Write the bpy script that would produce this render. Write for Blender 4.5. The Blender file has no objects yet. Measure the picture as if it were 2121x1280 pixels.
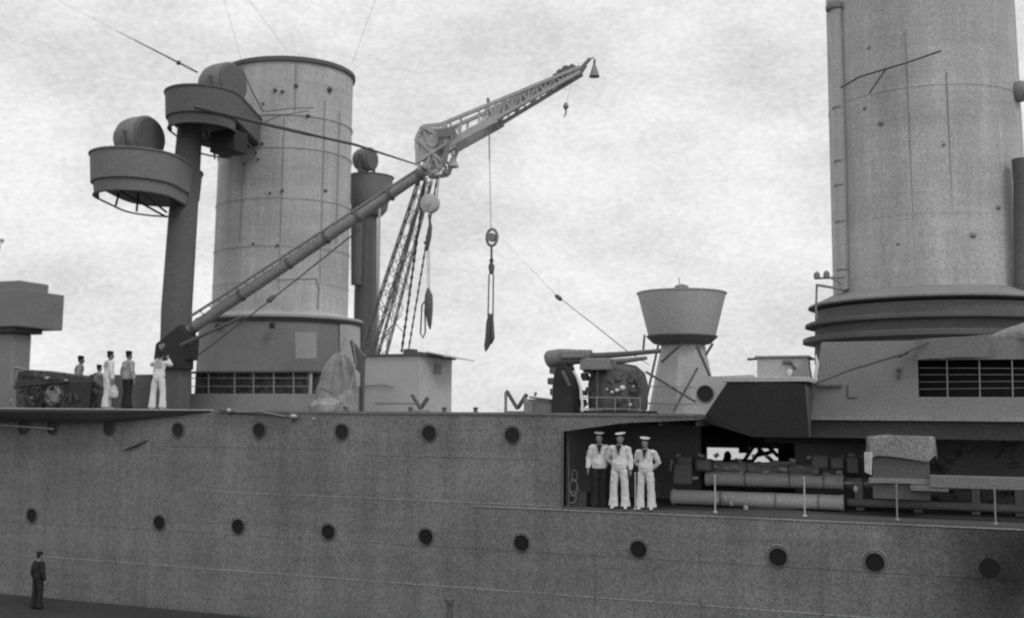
import bpy, bmesh, math, random
from mathutils import Vector, Matrix, noise
R = math.radians
random.seed(7)
sc = bpy.context.scene
COL = sc.collection
# ------------------------------------------------------------------ camera
F, CX, CY, W0 = 2200.0, 1060.5, 640.0, 2121.0
CZ = 8.0                                   # eye height above the water
def cdir(px, py): return Vector(((px-CX)/F, -(py-CY)/F, 1.0))
_d1 = cdir(-4500, 813).normalized()        # the ship's length axis vanishes here
_d2 = cdir(1060, 870).normalized()
_up = _d1.cross(_d2).normalized()
if _up.y < 0: _up = -_up
_x = -_d1
_fwdy = _up.cross(_x)
def to_world(d): return Vector((d.dot(_x), d.dot(_fwdy), d.dot(_up)))
if to_world(Vector((0, 0, 1))).y < 0: _fwdy = -_fwdy
rt, upv, fw = to_world(Vector((1, 0, 0))), to_world(Vector((0, 1, 0))), to_world(Vector((0, 0, 1)))
cam_d = bpy.data.cameras.new("camera"); cam = bpy.data.objects.new("camera", cam_d); COL.objects.link(cam)
M = Matrix((rt, upv, -fw)).transposed().to_4x4(); M.translation = Vector((0, 0, CZ))
cam.matrix_world = M
cam_d.sensor_width = 36; cam_d.lens = 36*F/W0; cam_d.clip_end = 20000; cam_d.clip_start = .1
sc.camera = cam
cam_d.dof.use_dof = True; cam_d.dof.focus_distance = 15.0; cam_d.dof.aperture_fstop = .75    # an old, slightly soft lens
def P(px, py, Y):
    d = to_world(cdir(px, py)); t = Y/d.y
    return Vector((d.x*t, Y, CZ+d.z*t))
def X(px, Y, py=860): return P(px, py, Y).x
def Z(px, py, Y): return P(px, py, Y).z
# ------------------------------------------------------------------ sky and sun
SUN_EL, SUN_AZ = R(48), R(118)             # azimuth measured from +Y towards +X
w = bpy.data.worlds.new("World"); sc.world = w; w.use_nodes = True
nt = w.node_tree; nt.nodes.clear()
def N(t, ty, **k):
    n = t.nodes.new(ty)
    for a, b in k.items(): setattr(n, a, b)
    return n
out = N(nt, 'ShaderNodeOutputWorld'); bg = N(nt, 'ShaderNodeBackground'); bg.inputs[1].default_value = .1
sky = N(nt, 'ShaderNodeTexSky', sky_type='NISHITA', sun_disc=False)
sky.sun_elevation = SUN_EL; sky.sun_rotation = SUN_AZ
bw = N(nt, 'ShaderNodeRGBToBW'); nt.links.new(sky.outputs[0], bw.inputs[0])
tc = N(nt, 'ShaderNodeTexCoord')
mp = N(nt, 'ShaderNodeMapping'); mp.inputs['Scale'].default_value = (1, 1, 2.2); nt.links.new(tc.outputs['Generated'], mp.inputs[0])
n1 = N(nt, 'ShaderNodeTexNoise'); n1.inputs['Scale'].default_value = 5.5; n1.inputs['Detail'].default_value = 7; n1.inputs['Roughness'].default_value = .62
n2 = N(nt, 'ShaderNodeTexNoise'); n2.inputs['Scale'].default_value = 170; n2.inputs['Detail'].default_value = 3; n2.inputs['Roughness'].default_value = .8
nt.links.new(mp.outputs[0], n1.inputs[0]); nt.links.new(mp.outputs[0], n2.inputs[0])
r1 = N(nt, 'ShaderNodeMapRange'); r1.inputs[1].default_value = .38; r1.inputs[2].default_value = .62; r1.inputs[3].default_value = 7.2; r1.inputs[4].default_value = 9.3
nt.links.new(n1.outputs[0], r1.inputs[0])
r2 = N(nt, 'ShaderNodeMapRange'); r2.inputs[1].default_value = .3; r2.inputs[2].default_value = .7; r2.inputs[3].default_value = -1.2; r2.inputs[4].default_value = 1.2
nt.links.new(n2.outputs[0], r2.inputs[0])
ad = N(nt, 'ShaderNodeMath', operation='ADD'); nt.links.new(r1.outputs[0], ad.inputs[0]); nt.links.new(r2.outputs[0], ad.inputs[1])
mx = N(nt, 'ShaderNodeMix', data_type='FLOAT'); mx.inputs[0].default_value = .93     # thin cloud over the clear sky
nt.links.new(bw.outputs[0], mx.inputs[2]); nt.links.new(ad.outputs[0], mx.inputs[3])
nt.links.new(mx.outputs[0], bg.inputs[0]); nt.links.new(bg.outputs[0], out.inputs[0])
sl = bpy.data.lights.new("sun", 'SUN'); sl.energy = .8; sl.angle = R(14)
so = bpy.data.objects.new("sun", sl); COL.objects.link(so)
sdir = Vector((math.sin(SUN_AZ)*math.cos(SUN_EL), math.cos(SUN_AZ)*math.cos(SUN_EL), math.sin(SUN_EL)))
so.rotation_euler = sdir.to_track_quat('Z', 'Y').to_euler(); so.location = (0, 0, 60)
sc.view_settings.view_transform = 'Standard'; sc.view_settings.look = 'None'; sc.view_settings.exposure = 0
# ------------------------------------------------------------------ materials (a black and white world)
def mat(name, v, rough=.65, mot=.22, fine=.3, bump=.2, fs=21, spec=.3, metal=0, streak=0, ms=.55, dark_spot=None):
    m = bpy.data.materials.new(name); m.use_nodes = True; t = m.node_tree
    b = t.nodes['Principled BSDF']; b.inputs['Roughness'].default_value = rough
    b.inputs['Specular IOR Level'].default_value = spec; b.inputs['Metallic'].default_value = metal
    c = N(t, 'ShaderNodeTexCoord')
    def nz(scale, det, rg, sx=(1, 1, 1)):
        mpp = N(t, 'ShaderNodeMapping'); mpp.inputs['Scale'].default_value = sx; t.links.new(c.outputs['Object'], mpp.inputs[0])
        n = N(t, 'ShaderNodeTexNoise'); n.inputs['Scale'].default_value = scale; n.inputs['Detail'].default_value = det; n.inputs['Roughness'].default_value = rg
        t.links.new(mpp.outputs[0], n.inputs[0]); return n.outputs[0]
    def rng(s, lo, hi, a=.3, z=.7):
        r = N(t, 'ShaderNodeMapRange'); r.inputs[1].default_value = a; r.inputs[2].default_value = z
        r.inputs[3].default_value = lo; r.inputs[4].default_value = hi; t.links.new(s, r.inputs[0]); return r.outputs[0]
    def mul(a, bb):
        q = N(t, 'ShaderNodeMath', operation='MULTIPLY'); t.links.new(a, q.inputs[0]); t.links.new(bb, q.inputs[1]); return q.outputs[0]
    big = rng(nz(ms, 5, .6), 1-mot, 1+mot)
    fo = nz(fs, 4, .85)
    s = mul(big, rng(fo, 1-fine*1.25, 1+fine*1.25, .36, .64))
    if streak:
        s = mul(s, rng(nz(1.6, 4, .6, (1, 1, .12)), 1-streak, 1+streak*.6))
        s = mul(s, rng(nz(6.5, 4, .7, (1, 1, .05)), 1-streak*.55, 1+streak*.4))
        s = mul(s, rng(nz(2.2, 3, .6, (.1, .1, 1.3)), 1-streak*.5, 1+streak*.5))
    if dark_spot:  # darkens the paint around one point, edge made ragged by noise
        gd = N(t, 'ShaderNodeVectorMath', operation='DISTANCE'); t.links.new(c.outputs['Object'], gd.inputs[0]); gd.inputs[1].default_value = dark_spot[0]
        ns = N(t, 'ShaderNodeMath', operation='MULTIPLY_ADD'); ns.inputs[1].default_value = 1.6; ns.inputs[2].default_value = -.8; t.links.new(nz(1.1, 5, .7), ns.inputs[0])
        sm = N(t, 'ShaderNodeMath', operation='ADD'); t.links.new(gd.outputs['Value'], sm.inputs[0]); t.links.new(ns.outputs[0], sm.inputs[1])
        s = mul(s, rng(sm.outputs[0], .15, 1, dark_spot[1], dark_spot[2]))
    vv = N(t, 'ShaderNodeMath', operation='MULTIPLY'); vv.inputs[1].default_value = v; t.links.new(s, vv.inputs[0])
    cc = N(t, 'ShaderNodeCombineColor')
    for i in range(3): t.links.new(vv.outputs[0], cc.inputs[i])
    t.links.new(cc.outputs[0], b.inputs['Base Color'])
    bp = N(t, 'ShaderNodeBump'); bp.inputs['Strength'].default_value = bump; bp.inputs['Distance'].default_value = .01
    t.links.new(fo, bp.inputs['Height']); t.links.new(bp.outputs[0], b.inputs['Normal'])
    return m

m_strake = mat('rubbed_strake', .30, .7, .25, .35)
m_vdark = mat('near_black_paint', .06, .8, .15, .3)  # near-black coat for sponson, girder, turret underside and small gear
m_funnel = mat('funnel_paint', .50, .75, .13, .24, .3, 19, streak=.16)
m_light = mat('light_grey_paint', .48, .7, .1, .2)
m_mid = mat('mid_grey_paint', .26, .7, .12, .22)
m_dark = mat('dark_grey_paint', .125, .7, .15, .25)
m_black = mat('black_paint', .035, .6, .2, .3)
m_tower = mat('tower_paint', .14, .7, .12, .25)
m_tub = mat('tub_paint', .215, .7, .12, .22)
m_crane = mat('hazy_crane_paint', .5, .7, .15, .25)  # fading against the bright sky is put into this pale colour
m_boom = mat('boom_paint', .24, .6, .15, .25)
m_wire = mat('steel_wire', .09, .5, .2, .3)
m_wire_pale = mat('pale_wire', .35, .6, .2, .3)
m_white = mat('white_paint', .72, .6, .05, .12)
m_canvas = mat('canvas_cloth', .27, .95, .22, .28, .6, 12, ms=1.5)
m_tarp = mat('weathered_tarpaulin', .30, .95, .25, .3, .5, 26, ms=1.4)
m_canvas_l = mat('pale_canvas', .55, .95, .2, .22, .6, 12, ms=1.6)
m_cloth_w = mat('white_cloth', .74, .95, .06, .1, .5, 30)
m_cloth_d = mat('navy_cloth', .03, .95, .1, .2, .5, 30)
m_cloth_g = mat('grey_cloth', .38, .95, .1, .2, .5, 30)
m_skin = mat('skin', .26, .6, .05, .08, .2, 30)
m_hair = mat('hair', .03, .8)
m_glass = mat('dark_glass', .015, .3, .1, .1, 0, spec=.25)
m_deck = mat('deck_planks', .30, .8, .15, .25)
m_stone = mat('quay_stone', .045, .9, .25, .3, .6, 8)
m_ceil = mat('bulkhead_plating', .26, .8, .15, .25)  # one even grey for the well deck bulkheads
m_rope = mat('rope_fibre', .30, .95, .2, .3, .6, 40)
m_net = mat('hammock_netting', .10, .9, .35, .45, .7, 7, ms=2)
# ------------------------------------------------------------------ mesh builder
class MB:
    def __init__(s): s.v = []; s.f = []
    def add(s, vs, fs):
        o = len(s.v); s.v += [Vector(v) for v in vs]; s.f += [tuple(i+o for i in f) for f in fs]; return s
    def box(s, a, b):
        x0, y0, z0 = a; x1, y1, z1 = b
        if x0 > x1: x0, x1 = x1, x0
        if y0 > y1: y0, y1 = y1, y0
        if z0 > z1: z0, z1 = z1, z0
        return s.add([(x0,y0,z0),(x1,y0,z0),(x1,y1,z0),(x0,y1,z0),(x0,y0,z1),(x1,y0,z1),(x1,y1,z1),(x0,y1,z1)],
                     [(0,3,2,1),(4,5,6,7),(0,1,5,4),(1,2,6,5),(2,3,7,6),(3,0,4,7)])
    def obox(s, a, b, wy, wz, up=Vector((0,0,1))):     # bar of rectangular section from a to b
        a, b = Vector(a), Vector(b); d = (b-a).normalized()
        sd = d.cross(up)
        if sd.length < 1e-4: sd = d.cross(Vector((0,1,0)))
        sd.normalize(); u = sd.cross(d).normalized(); vs = []
        for p in (a, b):
            for q, r in ((-1,-1),(1,-1),(1,1),(-1,1)): vs.append(p+sd*q*wy/2+u*r*wz/2)
        return s.add(vs, [(3,2,1,0),(4,5,6,7),(0,1,5,4),(1,2,6,5),(2,3,7,6),(3,0,4,7)])
    def tube(s, pts, rad, n=8, cap=True):
        pts = [Vector(p) for p in pts]
        if not isinstance(rad, (list, tuple)): rad = [rad]*len(pts)
        o = len(s.v); ref = None
        for i, p in enumerate(pts):
            d = (pts[min(i+1, len(pts)-1)]-pts[max(i-1, 0)])
            d = d.normalized() if d.length > 1e-9 else Vector((0,0,1))
            if ref is None:
                ref = d.cross(Vector((0,0,1)))
                if ref.length < .05: ref = d.cross(Vector((0,1,0)))
            ref = (ref-d*ref.dot(d)).normalized(); q = d.cross(ref)
            for k in range(n):
                a = 2*math.pi*k/n; s.v.append(p+(ref*math.cos(a)+q*math.sin(a))*rad[i])
        for i in range(len(pts)-1):
            for k in range(n):
                a, b = o+i*n+k, o+i*n+(k+1)%n
                s.f.append((a, b, b+n, a+n))
        if cap:
            s.f.append(tuple(o+k for k in range(n))[::-1]); s.f.append(tuple(o+(len(pts)-1)*n+k for k in range(n)))
        return s
    def lathe(s, c, prof, n=48, ax=1, ay=1, rot=0):     # prof: (radius, z) bottom to top, closed by the caller
        o = len(s.v); c = Vector(c)
        for r, z in prof:
            for k in range(n):
                a = 2*math.pi*k/n; x, y = r*ax*math.cos(a), r*ay*math.sin(a)
                s.v.append(c+Vector((x*math.cos(rot)-y*math.sin(rot), x*math.sin(rot)+y*math.cos(rot), z)))
        for i in range(len(prof)-1):
            for k in range(n):
                a, b = o+i*n+k, o+i*n+(k+1)%n; s.f.append((a, b, b+n, a+n))
        if prof[0][0] > 0: s.f.append(tuple(o+k for k in range(n))[::-1])
        if prof[-1][0] > 0: s.f.append(tuple(o+(len(prof)-1)*n+k for k in range(n)))
        return s
    def stack(s, outl, levels):      # outl(level)-> list of points, lofted and capped
        o = len(s.v); rings = [outl(*l) for l in levels]; n = len(rings[0])
        for r in rings: s.v += [Vector(p) for p in r]
        for i in range(len(rings)-1):
            for k in range(n):
                a, b = o+i*n+k, o+i*n+(k+1)%n; s.f.append((a, b, b+n, a+n))
        s.f.append(tuple(o+k for k in range(n))[::-1]); s.f.append(tuple(o+(len(rings)-1)*n+k for k in range(n)))
        return s
    def prism(s, poly, y0, y1, ys=None):   # poly of (x,z); extruded along y
        n = len(poly); o = len(s.v)
        s.v += [Vector((x, y0, z)) for x, z in poly]+[Vector((x, y1, z)) for x, z in poly]
        s.f.append(tuple(o+k for k in range(n))); s.f.append(tuple(o+n+k for k in range(n))[::-1])
        for k in range(n): s.f.append((o+(k+1)%n, o+k, o+n+k, o+n+(k+1)%n))
        return s
    def slab(s, q, th):              # any 4+ corner sheet given thickness along its normal
        q = [Vector(p) for p in q]; nn = (q[1]-q[0]).cross(q[2]-q[1]).normalized()*th; n = len(q); o = len(s.v)
        s.v += q+[p+nn for p in q]
        s.f.append(tuple(o+k for k in range(n))[::-1]); s.f.append(tuple(o+n+k for k in range(n)))
        for k in range(n): s.f.append((o+k, o+(k+1)%n, o+n+(k+1)%n, o+n+k))
        return s
    def ball(s, c, r, nu=16, nv=10):
        c = Vector(c)
        if not isinstance(r, (list, tuple)): r = (r, r, r)
        o = len(s.v)
        for i in range(nv+1):
            t = math.pi*i/nv
            for k in range(nu):
                a = 2*math.pi*k/nu
                s.v.append(c+Vector((r[0]*math.sin(t)*math.cos(a), r[1]*math.sin(t)*math.sin(a), -r[2]*math.cos(t))))
        for i in range(nv):
            for k in range(nu):
                a, b = o+i*nu+k, o+i*nu+(k+1)%nu; s.f.append((a, b, b+nu, a+nu))
        return s
    def mesh(s, name, off=Vector((0,0,0)), ang=35):
        me = bpy.data.meshes.new(name); me.from_pydata([v-off for v in s.v], [], s.f)
        bm = bmesh.new(); bm.from_mesh(me); bmesh.ops.remove_doubles(bm, verts=bm.verts, dist=1e-5)
        bmesh.ops.recalc_face_normals(bm, faces=bm.faces); bm.to_mesh(me); bm.free()
        me.shade_smooth(); me.set_sharp_from_angle(angle=R(ang)); return me
def wloc(o):
    v = Vector((0,0,0))
    while o is not None: v = v+Vector(o.location); o = o.parent
    return v
def thing(name, label, cat, loc, group=None):
    o = bpy.data.objects.new(name, None); COL.objects.link(o); o.location = loc; o.empty_display_size = .2
    o['label'] = label; o['category'] = cat
    if group: o['group'] = group
    return o
def islands(mb):
    par = list(range(len(mb.v)))
    def fd(i):
        while par[i] != i: par[i] = par[par[i]]; i = par[i]
        return i
    for f in mb.f:
        for k in f[1:]: par[fd(k)] = fd(f[0])
    g = {}
    for f in mb.f: g.setdefault(fd(f[0]), []).append(f)
    res = []
    for fs in g.values():
        ids = sorted({i for f in fs for i in f}); mp_ = {i: k for k, i in enumerate(ids)}
        o = MB(); o.v = [mb.v[i] for i in ids]; o.f = [tuple(mp_[i] for i in f) for f in fs]; res.append(o)
    return res
SPLIT = {'head_gear', 'fittings', 'lashing', 'pipework', 'sighting_gear', 'handwheel', 'bracket', 'arm', 'gear', 'firing_gear', 'training_gear', 'valve', 'fuse_setter', 'vent_hole', 'collar', 'stay_wire', 'strut', 'sheave', 'plate_butt', 'cradle', 'rope_fall', 'end_plating', 'bulkhead', 'screen', 'girder', 'yoke', 'brace', 'sling_rope', 'hoist_rope', 'web_plate', 'jib_chord'}
def part(name, mb, m, parent, label=None, bev=0, ang=35, local=False):
    if isinstance(mb, MB) and (name in SPLIT):
        q = islands(mb)
        if len(q) > 1:
            for k in q: part1(name, k, m, parent, label, bev, ang, local)
            return
    return part1(name, mb, m, parent, label, bev, ang, local)
def part1(name, mb, m, parent, label=None, bev=0, ang=35, local=False):
    if local: mb = mb.mesh(name, Vector((0,0,0)), ang)
    me = mb.mesh(name, wloc(parent), ang) if isinstance(mb, MB) else mb
    o = bpy.data.objects.new(name, me); COL.objects.link(o); o.parent = parent; me.materials.append(m)
    if label: o['label'] = label
    if bev:
        b = o.modifiers.new('bevel', 'BEVEL'); b.width = bev; b.segments = 2; b.limit_method = 'ANGLE'; b.angle_limit = R(40)
    return o
def solo(name, mb, m, label, cat, loc, group=None, bev=0):
    me = mb.mesh(name, Vector(loc)); o = bpy.data.objects.new(name, me); COL.objects.link(o); o.location = loc
    me.materials.append(m); o['label'] = label; o['category'] = cat
    if group: o['group'] = group
    if bev:
        b = o.modifiers.new('bevel', 'BEVEL'); b.width = bev; b.segments = 2; b.limit_method = 'ANGLE'; b.angle_limit = R(40)
    return o
def struct(name, mb, m):
    me = mb.mesh(name); o = bpy.data.objects.new(name, me); COL.objects.link(o); me.materials.append(m); o['kind'] = 'structure'; return o
def sag(a, b, s, n=12):
    a, b = Vector(a), Vector(b)
    return [a.lerp(b, i/n)-Vector((0,0,4*s*(i/n)*(1-i/n))) for i in range(n+1)]
# ------------------------------------------------------------------ setting
H = 24.7; HB = 39.7; CL = 32.2; DZ = Z(1060, 855, H); WZ = Z(1170, 1050, H)     # hull side, far side, centreline, upper deck, well deck
XL, XR = -48, 26
def water_mat():
    m = bpy.data.materials.new('harbour_water'); m.use_nodes = True; t = m.node_tree; b = t.nodes['Principled BSDF']
    b.inputs['Base Color'].default_value = (.05,.05,.05,1); b.inputs['Roughness'].default_value = .12
    n = N(t, 'ShaderNodeTexNoise'); n.inputs['Scale'].default_value = 1.3; n.inputs['Detail'].default_value = 4
    c = N(t, 'ShaderNodeTexCoord'); t.links.new(c.outputs['Object'], n.inputs[0])
    bp = N(t, 'ShaderNodeBump'); bp.inputs['Strength'].default_value = .25; bp.inputs['Distance'].default_value = .1
    t.links.new(n.outputs[0], bp.inputs['Height']); t.links.new(bp.outputs[0], b.inputs['Normal']); return m
wm = MB(); wm.add([(-6000,-3000,0),(6000,-3000,0),(6000,9000,0),(-6000,9000,0)], [(0,1,2,3)])
struct('water', wm, water_mat())
QZ = Z(0, 1229, H-.35)                            # quay level, its far edge just short of the hull
qb = MB(); qb.box((-60, -6, -.5), (26, H-.55, QZ-.22)); qb.box((-60.1, -6.1, QZ-.217), (26.1, H-.35, QZ))
struct('quay', qb, m_stone)
# ------------------------------------------------------------------ the warship's hull
xa = X(1168, H, 950)
_sp = P(2105,1180,H)-Vector((X(1060,H),CL,0))  # centre of the dark area low at the hull's right end
m_hull = mat('hull_paint', .212, .7, .14, .36, .3, 21, streak=.17, dark_spot=(tuple(_sp), .3, 2.7))
ship = thing('warship', 'long dark grey steel warship hull with two rows of portholes, lying alongside the quay', 'warship', (X(1060, H), CL, 0))
zt0, zt1, zt2 = Z(1170, 893, H), Z(1290, 876, H), Z(1450, 869, H)
hb = MB()
hb.prism([(XL,0),(XR,0),(XR,WZ),(xa,WZ),(xa,zt0),(X(1290,H),zt1),(X(1452,H),zt2),(X(1452,H),DZ),(XL,DZ)], H, H+.16)
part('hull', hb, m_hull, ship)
# far side of the hull, with its own opening
zf0, zf1 = Z(1500, 957, HB), Z(1500, 927, HB)
hb = MB(); hb.prism([(XL,0),(XR,0),(XR,zf0),(xa-2,zf0),(xa-2,zf1),(XR,zf1),(XR,DZ),(XL,DZ)], HB-.16, HB)
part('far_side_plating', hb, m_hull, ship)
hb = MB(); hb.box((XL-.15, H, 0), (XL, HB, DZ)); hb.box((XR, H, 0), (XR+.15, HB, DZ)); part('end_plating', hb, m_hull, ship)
db = MB(); db.prism([(XL+.01,DZ-.10),(XL+.01,DZ-.005),(X(1452,H),DZ-.005),(X(1452,H),DZ-.10)], H+.17, HB-.17); db.box((X(1452,H)+.002, H+.95, DZ-.10), (XR-.01, HB-.17, DZ-.005)); part('upper_deck', db, m_deck, ship)
db = MB(); db.box((xa-.3, H+.17, WZ-.14), (XR-.01, HB-.17, WZ-.004)); part('well_deck', db, m_dark, ship)
# bulkheads inside the well deck
bh = MB(); bh.box((xa-.2, H+.17, WZ), (xa-.02, HB-.2, DZ-.105))
bh.box((X(1165, H+4, 950), H+4.0, WZ+.001), (X(1452, H+4, 950), H+4.1, DZ-.106))
xr1 = X(1655, H+4.3, 950); bh.box((xr1, H+4.3, WZ+.001), (XR-.2, H+4.4, DZ-.106)); bh.box((xr1-.1, H+4.3, WZ+.002), (xr1-.003, HB-3, DZ-.107))
part('bulkhead', bh, m_ceil, ship)
bm_ = MB()                                          # deck beams under the overhead
for i in range(18):
    bm_ = MB(); bm_.box((xa+.5+i*.9, H+(.2 if xa+.6+i*.9 < X(1452,H) else 2.2), DZ-.27), (xa+.58+i*.9, H+3.9, DZ-.103)); part('deck_beam', bm_, m_dark, ship)
# thin welded strakes and butts on the side
def seam(name, pts, w, m=None, t=.008):
    for a, b in zip(pts, pts[1:]):
        pass
def strake(z, x0, x1, hh=.025, t=.008):
    sb = MB(); sb.box((x0, H-t, z-hh/2), (x1, H+.001, z+hh/2)); part('strake', sb, m_strake if hh > .02 else m_hull, ship)
strake(Z(900,1037,H), X(420,H), X(1150,H)); strake(Z(1000,948,H), X(760,H), X(1120,H), .018)
strake(Z(900,1212,H), X(60,H), X(2100,H), .03); strake(Z(1100,1051,H)-.02, X(980,H), XR, .035, .018)
strake(Z(900,1130,H), XL, XR, .018, .008); strake(Z(900,935,H), XL, X(700,H), .018, .008)
for px in (90, 305, 620, 800, 985, 1232, 1450, 1700, 1905): 
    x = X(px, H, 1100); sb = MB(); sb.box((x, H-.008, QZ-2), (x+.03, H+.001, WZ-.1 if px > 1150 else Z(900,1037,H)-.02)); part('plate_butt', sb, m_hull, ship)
for px in (180, 445, 660, 845, 1110):
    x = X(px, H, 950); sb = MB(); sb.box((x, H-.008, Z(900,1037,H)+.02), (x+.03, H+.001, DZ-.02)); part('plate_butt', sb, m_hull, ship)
# gunwale moulding
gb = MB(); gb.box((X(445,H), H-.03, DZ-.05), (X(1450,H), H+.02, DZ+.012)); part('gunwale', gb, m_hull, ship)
# portholes: dark glass set in a steel ring with a small rain lip above
def lens_mesh(r):
    b = MB(); n = 28
    b.lathe((0,0,0), [(r, -.02), (r, .0)], n); me = b.mesh('glass')
    for v in me.vertices: v.co = Vector((v.co.x, -v.co.z, v.co.y))
    return me
def ring_mesh(r0, r1, d, nm):
    b = MB(); n = 28; ci = lambda r, y: [Vector((r*math.cos(2*math.pi*k/n), y, r*math.sin(2*math.pi*k/n))) for k in range(n)]
    vs = ci(r0, .05)+ci(r0, -d)+ci(r1, -d*.8)+ci(r1, .0); fs = []
    for j in range(3):
        for k in range(n): a, c = j*n+k, j*n+(k+1)%n; fs.append((a, c, c+n, a+n))
    b.add(vs, fs); return b.mesh(nm)
PR = .205
g_me, r_me = lens_mesh(PR), ring_mesh(PR-.008, PR+.016, .03, 'rim')
eb = MB(); eb.tube([(math.cos(R(a))*(PR+.07), -.03, math.sin(R(a))*(PR+.07)) for a in range(25, 156, 13)], .012, 6); e_me = eb.mesh('rain_lip')
m_rim = mat('porthole_rim', .14, .7, .1, .2)
g_me.materials.append(m_glass); r_me.materials.append(m_rim); e_me.materials.append(m_strake)
def child(name, me, parent, loc=(0,0,0), label=None):
    o = bpy.data.objects.new(name, me); COL.objects.link(o); o.parent = parent; o.location = loc
    if label: o['label'] = label
    return o
def porthole(px, py, Y=H, parent=ship, s=1, lip=True, name='porthole', rim=True):
    p = P(px, py, Y); o = child(name, g_me, parent, Vector((p.x, Y-.012, p.z))-wloc(parent)); o.scale = (s,)*3
    if rim: child('rim', r_me, o)
    if lip: child('rain_lip', e_me, o)
for px, py in ((50,886),(110,886),(227,887),(370,890),(538,891),(709,894),(890,897),(1062,901)): porthole(px, py)
for px, py in ((67,1067),(331,1082),(494,1090),(681,1101),(883,1111),(1081,1124),(1323,1137),(1612,1153),(1812,1164)): porthole(px, py)
porthole(2050, 1176, rim=False, lip=False)
# frame around the well opening, deck-edge waterway
fb = MB(); fb.box((xa-.06, H-.02, WZ), (xa, H+.2, zt0)); fb.box((xa+.001, H-.012, WZ-.05), (XR, H+.10, WZ+.015)); part('opening_frame', fb, m_dark, ship)
# curved gun sponson deck overhanging at the left
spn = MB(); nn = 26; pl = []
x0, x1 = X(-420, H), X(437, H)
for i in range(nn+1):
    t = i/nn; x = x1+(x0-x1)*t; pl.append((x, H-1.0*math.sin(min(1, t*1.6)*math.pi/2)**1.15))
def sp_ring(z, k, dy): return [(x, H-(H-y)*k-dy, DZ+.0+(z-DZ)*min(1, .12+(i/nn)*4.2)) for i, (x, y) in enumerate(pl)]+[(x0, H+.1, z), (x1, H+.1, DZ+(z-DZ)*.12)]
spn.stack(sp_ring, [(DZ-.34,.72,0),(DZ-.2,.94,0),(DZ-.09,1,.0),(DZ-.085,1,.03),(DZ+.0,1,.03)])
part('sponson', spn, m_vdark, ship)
sp2 = MB(); sp2.stack(lambda z, k, dy: [(x, H-(H-y)*k-dy, z) for x, y in pl]+[(x0, H+.1, z), (x1, H+.1, z)], [(DZ+.002,1.0,-.02),(DZ+.035,1.0,-.02)]); part('sponson_deck', sp2, m_light, ship)
pb = MB(); pb.tube([P(-60,879,H-.12), P(0,880,H-.12), P(112,888,H-.10)], .017, 6); part('hull_pipe', pb, m_white, ship)
pb = MB(); pb.tube([P(305,911,H-.03), P(285,919,H-.05), P(258,931,H-.03)], [.02,.05,.03], 8); part('scupper_chute', pb, m_dark, ship)
# ------------------------------------------------------------------ shelter deck and flared sponson on the right
fl = thing('gun_sponson', 'dark flared steel sponson overhanging the well deck, slanted at its left end', 'sponson', (X(1565, H), H+.5, DZ))
def zp(px, py, Y): return P(px, py, Y)
Yt, Yb = H-.55, H+.75
fr = [zp(1508,788,Yt), zp(1668,795,Yt), zp(1676,906,Yb), zp(1560,905,Yb), zp(1452,872,Yb)]
b = MB(); bk = [Vector((p.x, H+2.4, p.z)) for p in fr]; n = 5; b.v = fr+bk
b.f = [(0,1,2,3,4),(9,8,7,6,5)]+[((k+1)%n, k, k+n, (k+1)%n+n) for k in range(n)]
part('flared_plating', b, m_dark, fl, bev=.012)
b = MB(); b.box((X(1498,Yt,785), Yt-.04, Z(1590,791,Yt)+.004), (X(1676,Yt,785), H+2.2, Z(1590,791,Yt)+.11)); part('top_coaming', b, m_light, fl, bev=.01)
wg = thing('wing_bulwark', 'mid grey steel wing plate with one porthole, left of the slanted dark sponson', 'bulwark', (X(1480,H+.9), H+.9, DZ))
b = MB(); b.prism([(p.x, p.z) for p in (zp(1441,781,H+.9), zp(1560,776,H+.9), zp(1560,872,H+.9), zp(1441,872,H+.9))], H+.9, H+1.1); part('plate', b, m_light, wg)
porthole(1461, 815, H+.9, wg, .95, False)
# deckhouse right of the sponson, under the after funnel
dh = thing('funnel_casing', 'mid grey deckhouse wall under the tall right funnel, with a dark railed recess', 'deckhouse', (X(1900,H+1.2), H+1.2, DZ))
Yc = H+1.2; zl = Z(1900,868,Yc); zh = Z(1900,705,Yc); zo0, zo1 = Z(2000,822,Yc), Z(2000,745,Yc)
xw0, xw1 = X(1677,Yc,800), X(1902,Yc,780)
zs = Z(1740, 797, Yc)
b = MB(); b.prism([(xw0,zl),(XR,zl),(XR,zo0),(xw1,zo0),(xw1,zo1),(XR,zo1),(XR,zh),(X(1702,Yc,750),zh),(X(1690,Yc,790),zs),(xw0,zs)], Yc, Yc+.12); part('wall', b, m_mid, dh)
b = MB(); b.box((X(1702,Yc,750), Yc+.13, zl), (X(1702,Yc,750)+.1, HB-6, zh)); b.box((X(1702,Yc,750)+.11, Yc+.125, zh-.1), (XR, HB-6, zh-.005)); part('roof', b, m_mid, dh)
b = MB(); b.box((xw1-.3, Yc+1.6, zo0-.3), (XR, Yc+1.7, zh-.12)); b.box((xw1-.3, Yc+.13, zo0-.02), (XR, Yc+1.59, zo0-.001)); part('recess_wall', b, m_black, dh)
b = MB()
for k, py in enumerate((762, 776, 791, 806)): b.tube([P(1904,py,Yc+.06), P(2250,py+2-2*k,Yc+.06)], .016, 6)
part('railing', b, m_dark, dh)
for px in (1963, 2030, 2098):
    b = MB(); b.tube([P(px,822,Yc+.03), P(px-2,745,Yc+.03)], .018, 6); part('stanchion', b, m_mid, dh)
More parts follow.
